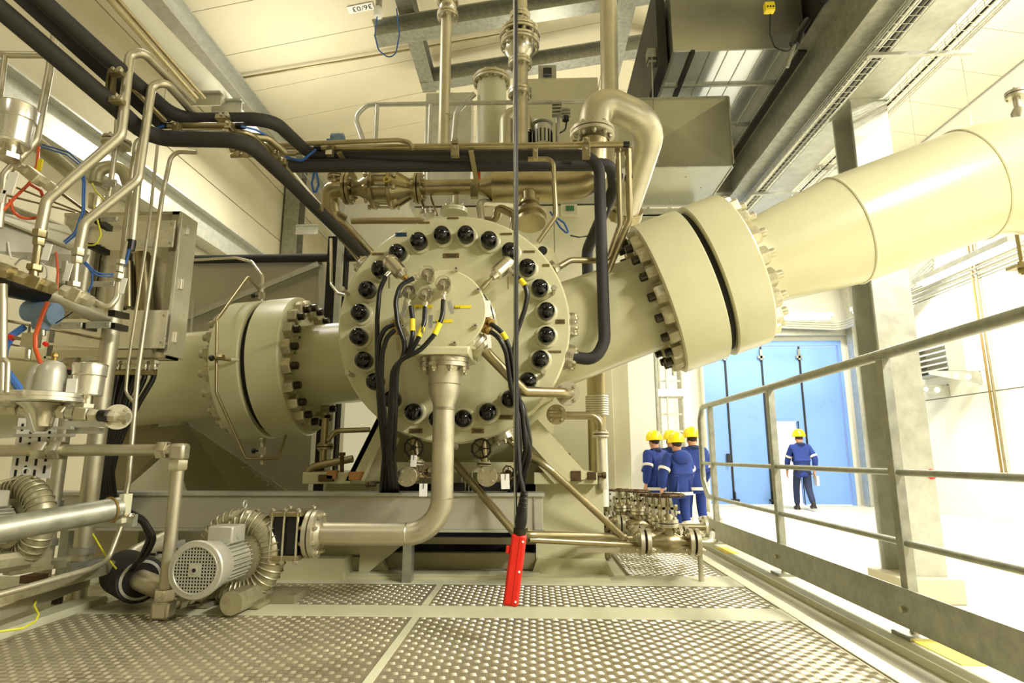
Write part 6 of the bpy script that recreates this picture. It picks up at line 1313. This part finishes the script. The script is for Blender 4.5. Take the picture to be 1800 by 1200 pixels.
for k, (q, w, m, lb) in enumerate((([(42, 575, 2.5), (20, 590, 2.45), (8, 612, 2.4), (4, 640, 2.4)], 12, 'bluehose', 'blue hose bending down from the transmitter'), ([(14, 655, 2.45), (45, 698, 2.45)], 13, 'bluehose', 'light blue hose behind the cast filter bowl'),
    ([(84, 530, 2.4), (72, 560, 2.4), (62, 590, 2.35), (62, 612, 2.35), (72, 640, 2.35), (100, 648, 2.35), (125, 650, 2.35), (138, 652, 2.33)], 7, 'orange', 'orange cable running down past the valve block to the steel can'),
    ([(68, 258, 2.4), (65, 290, 2.35), (52, 322, 2.3), (28, 345, 2.25), (5, 370, 2.2)], 5, 'orange', 'orange cable coming down from the upper cup'),
    ([(50, 322, 2.3), (72, 335, 2.3), (80, 360, 2.3), (70, 382, 2.3), (40, 385, 2.25), (22, 372, 2.25), (18, 350, 2.22)], 5.5, 'orange', 'orange cable loop left of the hooked tubes'),
    ([(99, 443, 2.6), (102, 480, 2.6), (100, 515, 2.6)], 4, 'orange', 'short orange cable behind the fitting row'),
    ([(72, 258, 2.5), (118, 272, 2.5), (140, 290, 2.5), (146, 320, 2.5), (145, 370, 2.5), (132, 408, 2.5), (112, 425, 2.5)], 3, 'bluec', 'blue cable arching over the grey cylinder, left one'),
    ([(74, 254, 2.52), (122, 268, 2.52), (144, 288, 2.52), (149, 320, 2.52), (148, 372, 2.52), (134, 412, 2.52), (115, 428, 2.52)], 3, 'bluec', 'blue cable arching over the grey cylinder, right one'),
    ([(228, 438, 2.66), (222, 462, 2.55), (200, 482, 2.5), (170, 480, 2.45), (150, 460, 2.45)], 2.6, 'bluec', 'upper blue cable hanging from the black sleeve'),
    ([(225, 438, 2.66), (217, 470, 2.55), (196, 487, 2.5), (168, 484, 2.45), (147, 462, 2.45)], 2.6, 'bluec', 'lower blue cable hanging from the black sleeve'),
    ([(150, 462, 2.5), (162, 480, 2.5), (162, 500, 2.5), (152, 518, 2.5)], 3.5, 'bluec', 'blue cable dropping behind the right fittings'),
    ([(162, 322, 2.7), (168, 336, 2.7), (182, 350, 2.7)], 3, 'yg', 'green-yellow earth wire above the small pot'),
    ([(165, 362, 2.6), (172, 390, 2.6), (178, 412, 2.6), (168, 432, 2.6), (150, 430, 2.6)], 3, 'yg', 'green-yellow earth wire looping below the small pot'),
    ([(20, 455, 2.4), (16, 440, 2.4), (14, 425, 2.4)], 3, 'white', 'thin white wire at the left fittings'), ([(26, 466, 2.4), (35, 455, 2.4), (50, 452, 2.4)], 3, 'galvl', 'thin silver wire arching above the left fittings'), ([(70, 460, 2.5), (82, 470, 2.5), (84, 485, 2.5), (78, 494, 2.5)], 3, 'galvl', 'thin silver wire loop between the two fitting groups'),
    ([(-20, 1112, 2.2), (40, 1104, 2.3), (62, 1092, 2.4), (68, 1080, 2.45), (60, 1064, 2.5), (66, 1050, 2.6), (88, 1044, 2.7)], 4, 'yg', 'green-yellow earth wire lying on the cream frame at lower left'),
    ([(163, 938, 2.8), (185, 975, 2.8), (205, 1000, 2.8)], 3, 'yg', 'thin yellow wire slanting behind the galvanized bracket'),
    ([(52, 570, 2.5), (50, 595, 2.5)], 4, 'steel', 'short steel capillary under the transmitter'), ([(98, 568, 2.5), (118, 555, 2.5), (128, 548, 2.5)], 2, 'ink', 'thin black wire right of the transmitter'))):
    pt('wire' if w < 5 else 'cable', lb, 'wire' if w < 5 else 'cable', q, w, m, bend=.03, n=8)
MB().box(P(70, 290, 2.34), (.02, .006, .055)).out('yellow_marker', 'yellow', label='yellow marker sleeve on the orange cable below the upper cup', cat='marker')

# ================================================================ VALVE MANIFOLD
def gate_valve(x, y, Y, s, label):
    c = P(x, y, Y); t = T('gate_valve', label, 'valve', c-V((0, 0, .07)), 'gate valves of the manifold'); X_ = V((1, 0, 0)); Z_ = V((0, 0, 1))
    MB().lathe(c-X_*.11*s, X_, [(0, .03*s), (.05*s, .034*s), (.08*s, .052*s), (.14*s, .052*s), (.17*s, .034*s), (.22*s, .03*s)], 20).cyl(c, c+Z_*.08*s, .034*s, 14).out('valve_body', 'bsteel', t)
    for sg in (-1, 1):
        flange_pair(t, c+X_*(sg*.135*s), X_, .072*s, .024*s, 4, 'msteel', 'bolt', gap=.012*s, pcd=.76, af=.026*s)
    flange_pair(t, c+Z_*.10*s, Z_, .056*s, .02*s, 4, 'steel', 'bolt', gap=.004, pcd=.78, af=.018*s)
    MB().lathe(c+Z_*.12*s, Z_, [(0, .045*s), (.02*s, .03*s), (.03*s, .02*s)], 14).out('bonnet', 'bsteel', t)
    for sg in (-1, 1): MB().bar(c+Z_*.13*s+X_*(sg*.03*s), c+Z_*.235*s+X_*(sg*.016*s), .016*s, .02*s, (0, 1, 0)).out('yoke_arm', 'msteel', t)
    MB().box(c+Z_*.18*s, (.11*s, .02*s, .014*s)).cyl(c+Z_*.12*s, c+Z_*.26*s, .009*s, 10).out('stem', 'bsteel', t)
    for sg in (-1, 1): MB().cyl(c+Z_*.14*s+X_*(sg*.045*s), c+Z_*.2*s+X_*(sg*.045*s), .006*s, 8).nut(c+Z_*.187*s+X_*(sg*.045*s), Z_, .02*s, .013*s).out('gland_bolt', 'bolt', t)
    handwheel(t, c+Z_*.252*s, Z_, .085*s, 'rust', 5)
    return t
for (x, y, Y, s, lb) in ((1176, 952, 3.5, 1.0, 'manifold gate valve nearest the camera, with the post under its right flange'), (1162, 944, 3.8, .97, 'manifold gate valve directly behind the nearest one'), (1150, 936, 4.1, .95, 'manifold gate valve third from the camera in the right row'),
                         (1138, 930, 4.4, .95, 'farthest manifold gate valve of the right row'), (1122, 922, 4.1, .85, 'gate valve in the left row, right of its neighbours, with the widest bonnet'), (1103, 912, 4.5, .8, 'small gate valve in the middle of the left row'), (1090, 914, 4.3, .8, 'leftmost manifold gate valve beside the pedestal')): gate_valve(x, y, Y, s, lb)
t = T('manifold_stand', 'slim post and angled end pipes holding up the valve manifold', 'stand', PZ(1233, 1022, .6))
q = PZ(1233, 1022, .6); zt = P(1233, 962, q.y).z; MB().cyl((q.x, q.y, .6), (q.x, q.y, zt), .015, 12).out('stand_post', 'msteel', t)
MB().tube([P(1222, 953, 3.5), P(1250, 953, 3.5), P(1252, 938, 3.9)], .018, 12, .04).out('end_elbow', 'msteel', t); MB().tube([P(1190, 925, 4.5), P(1240, 926, 4.5)], .018, 10).out('cross_pipe', 'bsteel', t)
MB().bx(q.x-.7, q.x+.02, q.y-.012, q.y+.012, zt-.03, zt-.005).bx(q.x-.4, q.x-.37, q.y, q.y+1.4, zt-.03, zt).out('carrier_bar', 'msteel', t, smooth=False)
t = T('flanged_elbow', 'short flanged pipe elbow outside the railing, behind the first post', 'pipe', P(1262, 930, 5.4))
flange_pair(t, P(1243, 925, 5.4), (1, 0, 0), .09, .03, 6, 'msteel', 'bolt'); MB().tube([P(1190, 926, 5.4), P(1240, 926, 5.4), P(1270, 926, 5.4), P(1272, 945, 5.4)], .03, 12, .06).out('pipe_body', 'msteel', t); MB().lathe(P(1260, 925, 5.4), (1, 0, 0), [(0, .09), (.03, .09)], 20).out('end_flange', 'msteel', t)
t = T('perforated_stand', 'white perforated bracket behind the left manifold valve', 'bracket', P(1072, 900, 4.6)); MB().box(P(1071, 895, 4.7), (.08, .02, .3)).out('bracket_plate', 'concw', t, smooth=False)
for k in range(5): MB().cyl(P(1072, 868+k*11, 4.68), P(1072, 868+k*11, 4.675), .008, 8).out('hole', 'ink', t)

# ================================================================ PEOPLE
def skin_obj(name, vs, es, rs, m, parent, root=0, lv=2):
    me = bpy.data.meshes.new(name); me.from_pydata([tuple(v) for v in vs], es, []); me.materials.append(M[m])
    o = bpy.data.objects.new(name, me); COL.objects.link(o); o.parent = parent
    sm = o.modifiers.new('skin', 'SKIN'); sm.use_smooth_shade = True
    if not me.skin_vertices: 
        bm = __import__('bmesh').new(); bm.from_mesh(me); bm.verts.layers.skin.verify(); bm.to_mesh(me); bm.free()
    sv = me.skin_vertices[0].data
    for i, r in enumerate(rs):
        sv[i].radius = r if isinstance(r, tuple) else (r, r); sv[i].use_root = (i == root)
    ss = o.modifiers.new('sub', 'SUBSURF'); ss.levels = lv; ss.render_levels = lv
    return o
def person(px, py_top, Y, H, face, label, stride=.0, arms=((.05, -.08), (.05, .1)), suit='navy', legs='navy', lean=0.0, hood=False, carry=False, zfeet=0.0, bulk=1.12):
    """face: heading in degrees (0 = walking away from the camera)"""
    g0 = P(px, py_top, Y); t = T('person', label, 'person', (g0.x, g0.y, zfeet)); t.rotation_euler = (0, 0, -radians(face))
    k = H/1.8; v = lambda x, y, z: V((x*k, y*k, z*k))
    st = stride
    hipL, hipR = v(-.10, 0, .93), v(.10, 0, .93)
    kneeL, kneeR = v(-.10, .22*st+.03, .50), v(.10, -.10*st+.04, .50)
    ankL, ankR = v(-.10, .30*st, .09), v(.10, -.38*st, .09+.10*abs(st)); toeL, toeR = ankL+v(0, .17, -.055), ankR+v(0, .15, -.075)
    L = lean
    pel, wai, che, nec = v(0, 0, .97), v(0, .02*L, 1.12), v(0, .10*L, 1.36), v(0, .16*L, 1.50)
    hb, ht = v(0, .18*L+.01, 1.60), v(0, .20*L+.02, 1.70)
    shL, shR = v(-.19, .13*L, 1.43), v(.19, .13*L, 1.43)
    (ax, ay), (bx, by) = arms
    elL, elR = shL+v(-.07-ax, ay*1.4-.02, -.28), shR+v(.07+bx, by*1.4-.02, -.28)
    wrL, wrR = elL+v(.03, .10+ay, -.24), elR+v(-.03, .10+by, -.24)
    haL, haR = wrL+v(0, .03, -.08), wrR+v(0, .03, -.08)
    vs = [pel, wai, che, nec, hb, ht, shL, elL, wrL, haL, shR, elR, wrR, haR, hipL, kneeL, ankL, toeL, hipR, kneeR, ankR, toeR]
    es = [(0,1),(1,2),(2,3),(3,4),(4,5),(2,6),(6,7),(7,8),(8,9),(2,10),(10,11),(11,12),(12,13),(0,14),(14,15),(15,16),(16,17),(0,18),(18,19),(19,20),(20,21)]
    rs = [.13,.12,.14,.058,.09,.085,.065,.045,.03,.036,.065,.045,.03,.036,.09,.058,.04,.035,.09,.058,.04,.035]
    # five fingers on each hand
    for base in (9, 13):
        sgn = 1 if base == 9 else -1; h = vs[base]
        for j, (o, ln) in enumerate(((-.03, .075), (-.01, .085), (.01, .08), (.028, .065))):
            a = h+v(0, o, -.035); b_ = a+v(.006*sgn, .01, -ln*.55); c_ = b_+v(.022*sgn, .008, -ln*.4)
            n = len(vs); vs += [a, b_, c_]; es += [(base, n), (n, n+1), (n+1, n+2)]; rs += [.010, .009, .008]
        a = h+v(.018*sgn, .03, .0); b_ = a+v(.02*sgn, .03, -.03); n = len(vs); vs += [a, b_]; es += [(base, n), (n, n+1)]; rs += [.012, .010]
    rs = [r*k for r in rs]
    skin_obj('body', vs, es, rs, 'skin', t, 0, 1)
    # coverall / jacket and trousers
    cv = [pel, wai, che, nec-v(0, 0, .02), shL, elL, wrL, shR, elR, wrR, hipL, kneeL, ankL, hipR, kneeR, ankR, v(0, 0, .74)]
    ce_ = [(0,1),(1,2),(2,3),(2,4),(4,5),(5,6),(2,7),(7,8),(8,9)]
    cr = [(.185,.15),(.18,.145),(.205,.15),(.085,.085),(.095,.095),(.078,.078),(.058,.058),(.095,.095),(.078,.078),(.058,.058),.11,.085,.07,.11,.085,.07,(.2,.16)]
    jv = [cv[i] for i in range(10)]+[cv[16]]; je = ce_+[(0, 10)]; jr = [tuple(a*bulk for a in r) for r in cr[:10]+[cr[16]]]
    skin_obj('jacket', jv, je, [tuple(a*k for a in (r if isinstance(r, tuple) else (r, r))) for r in jr], suit, t, 0, 2)
    tv = [cv[0]-v(0, 0, .06), cv[10], cv[11], cv[12], cv[13], cv[14], cv[15]]
    skin_obj('trousers', tv, [(0,1),(1,2),(2,3),(0,4),(4,5),(5,6)], [tuple(a*k for a in (r if isinstance(r, tuple) else (r, r))) for r in ((.15,.13), .105, .082, .068, .105, .082, .068)], legs, t, 0, 2)
    for an, to in ((ankL, toeL), (ankR, toeR)): skin_obj('boot', [an+v(0, -.05, -.02), an+v(0, -.03, -.045), to-v(0, .03, 0), to+v(0, .04, 0), an+v(0, 0, .04)], [(4, 0), (0, 1), (1, 2), (2, 3)], [.052*k, .05*k, .045*k, .036*k, .052*k], 'shoe', t, 0, 1)
    # head details
    hc = hb.lerp(ht, .45)
    MBl = lambda: MB()
    def loc(mb, nm, m): 
        me = mb.mesh(nm, m); o = bpy.data.objects.new(nm, me); COL.objects.link(o); o.parent = t; return o
    loc(MB().sph(hc+v(0, -.012, .035), .098*k, 16, 10, (.86, 1.0, 1.0)), 'hair', 'hair')
    loc(MB().sph(hc+v(0, .095, -.02), .016*k, 8, 6, (.8, 1.3, 1.6)), 'nose', 'skin')
    for sx in (-1, 1):
        loc(MB().sph(hc+v(sx*.032, .083, .005), .011*k, 8, 6, (1.2, .6, .7)), 'eye', 'white'); loc(MB().sph(hc+v(sx*.084, -.0, -.02), .026*k, 8, 6, (.35, .8, 1.2)), 'ear', 'skin')
        loc(MB().sph(hc+v(sx*.032, .091, .005), .005*k, 6, 5), 'pupil', 'ink')
    loc(MB().sph(hc+v(0, .086, -.065), .022*k, 8, 6, (1, .35, .3)), 'mouth', 'hair')
    hz = hc+v(0, -.005, .055)
    hel = MB().lathe(hz, (0, .06, 1), [(-.02*k, .15*k), (.0, .15*k), (.06*k, .142*k), (.11*k, .118*k), (.145*k, .08*k), (.165*k, .03*k), (.168*k, .002)], 26)
    hel.sph(hz+v(0, .11, .008), .07*k, 14, 6, (1.0, .9, .12)); loc(hel, 'hard_hat', 'helmet')
    loc(MB().bar(hz+v(0, -.10, .11), hz+v(0, .09, .12), .03*k, .05*k), 'hat_ridge', 'helmet')
    # collar / hood, reflective bands
    loc(MB().torus(nec+v(0, -.01, .0), (0, .2, 1), .085*k, .035*k, 20, 8), 'collar', 'navyd')
    if hood: loc(MB().sph(nec+v(0, -.13, -.06), .16*k, 18, 10, (1.1, .5, .75)), 'hood', suit)
    for a, b_, r in ((shL.lerp(elL, .7), elL, .092*bulk), (shR.lerp(elR, .7), elR, .092*bulk)):
        d_ = (b_-a).normalized(); loc(MB().lathe(a-d_*.02*k, d_, [(0, r*k), (.045*k, r*.97*k)], 18), 'reflective_band', 'reflect')
    if legs == 'navy':
        for a, b_ in ((kneeL, ankL), (kneeR, ankR)): q = a.lerp(b_, .35); loc(MB().lathe(q, (b_-a), [(0, .087*k), (.05*k, .085*k)], 18), 'reflective_band', 'reflect')
    q = wai.lerp(pel, 1.0)-v(0, 0, .16)
    sc_ = MB(); n = 22
    vs2 = [V((cos(2*pi*i/n)*.218*k*bulk, sin(2*pi*i/n)*.178*k*bulk, q.z+zz_)) for zz_ in (0, .05*k) for i in range(n)]
    sc_.add(vs2, [(i, (i+1) % n, n+(i+1) % n, n+i) for i in range(n)]); loc(sc_, 'hem_band', 'reflect') if legs == 'navy' else None
    if carry: loc(MB().box(haR+v(.04, .02, -.16), (.05*k, .2*k, .22*k)), 'carried_bag', 'white')
    return t
person(1150, 765, 10.2, 1.66, -38, 'leftmost of the group in navy coveralls, yellow hard hat, seen from behind and turned left', .25, ((.03, -.03), (.03, .05)), zfeet=0)
person(1179, 765, 10.9, 1.69, 10, 'worker mostly hidden in the middle of the group, only the yellow hat showing', .2)
person(1189, 772, 9.4, 1.60, -22, 'nearest of the group in navy coveralls with a hood, yellow hard hat, walking away', .3, ((.08, -.02), (.07, .08)), hood=True, zfeet=0)
person(1216, 763, 9.9, 1.70, -8, 'rightmost of the group in navy coveralls, partly behind the railing end', .35, ((.04, -.05), (.06, .1)))
person(1404, 764, 15.2, 1.88, 5, 'lone worker in navy jacket and dark trousers walking out through the open gate door', .7, ((.0, .1), (.03, -.06)), legs='navyd', carry=True, bulk=.95)
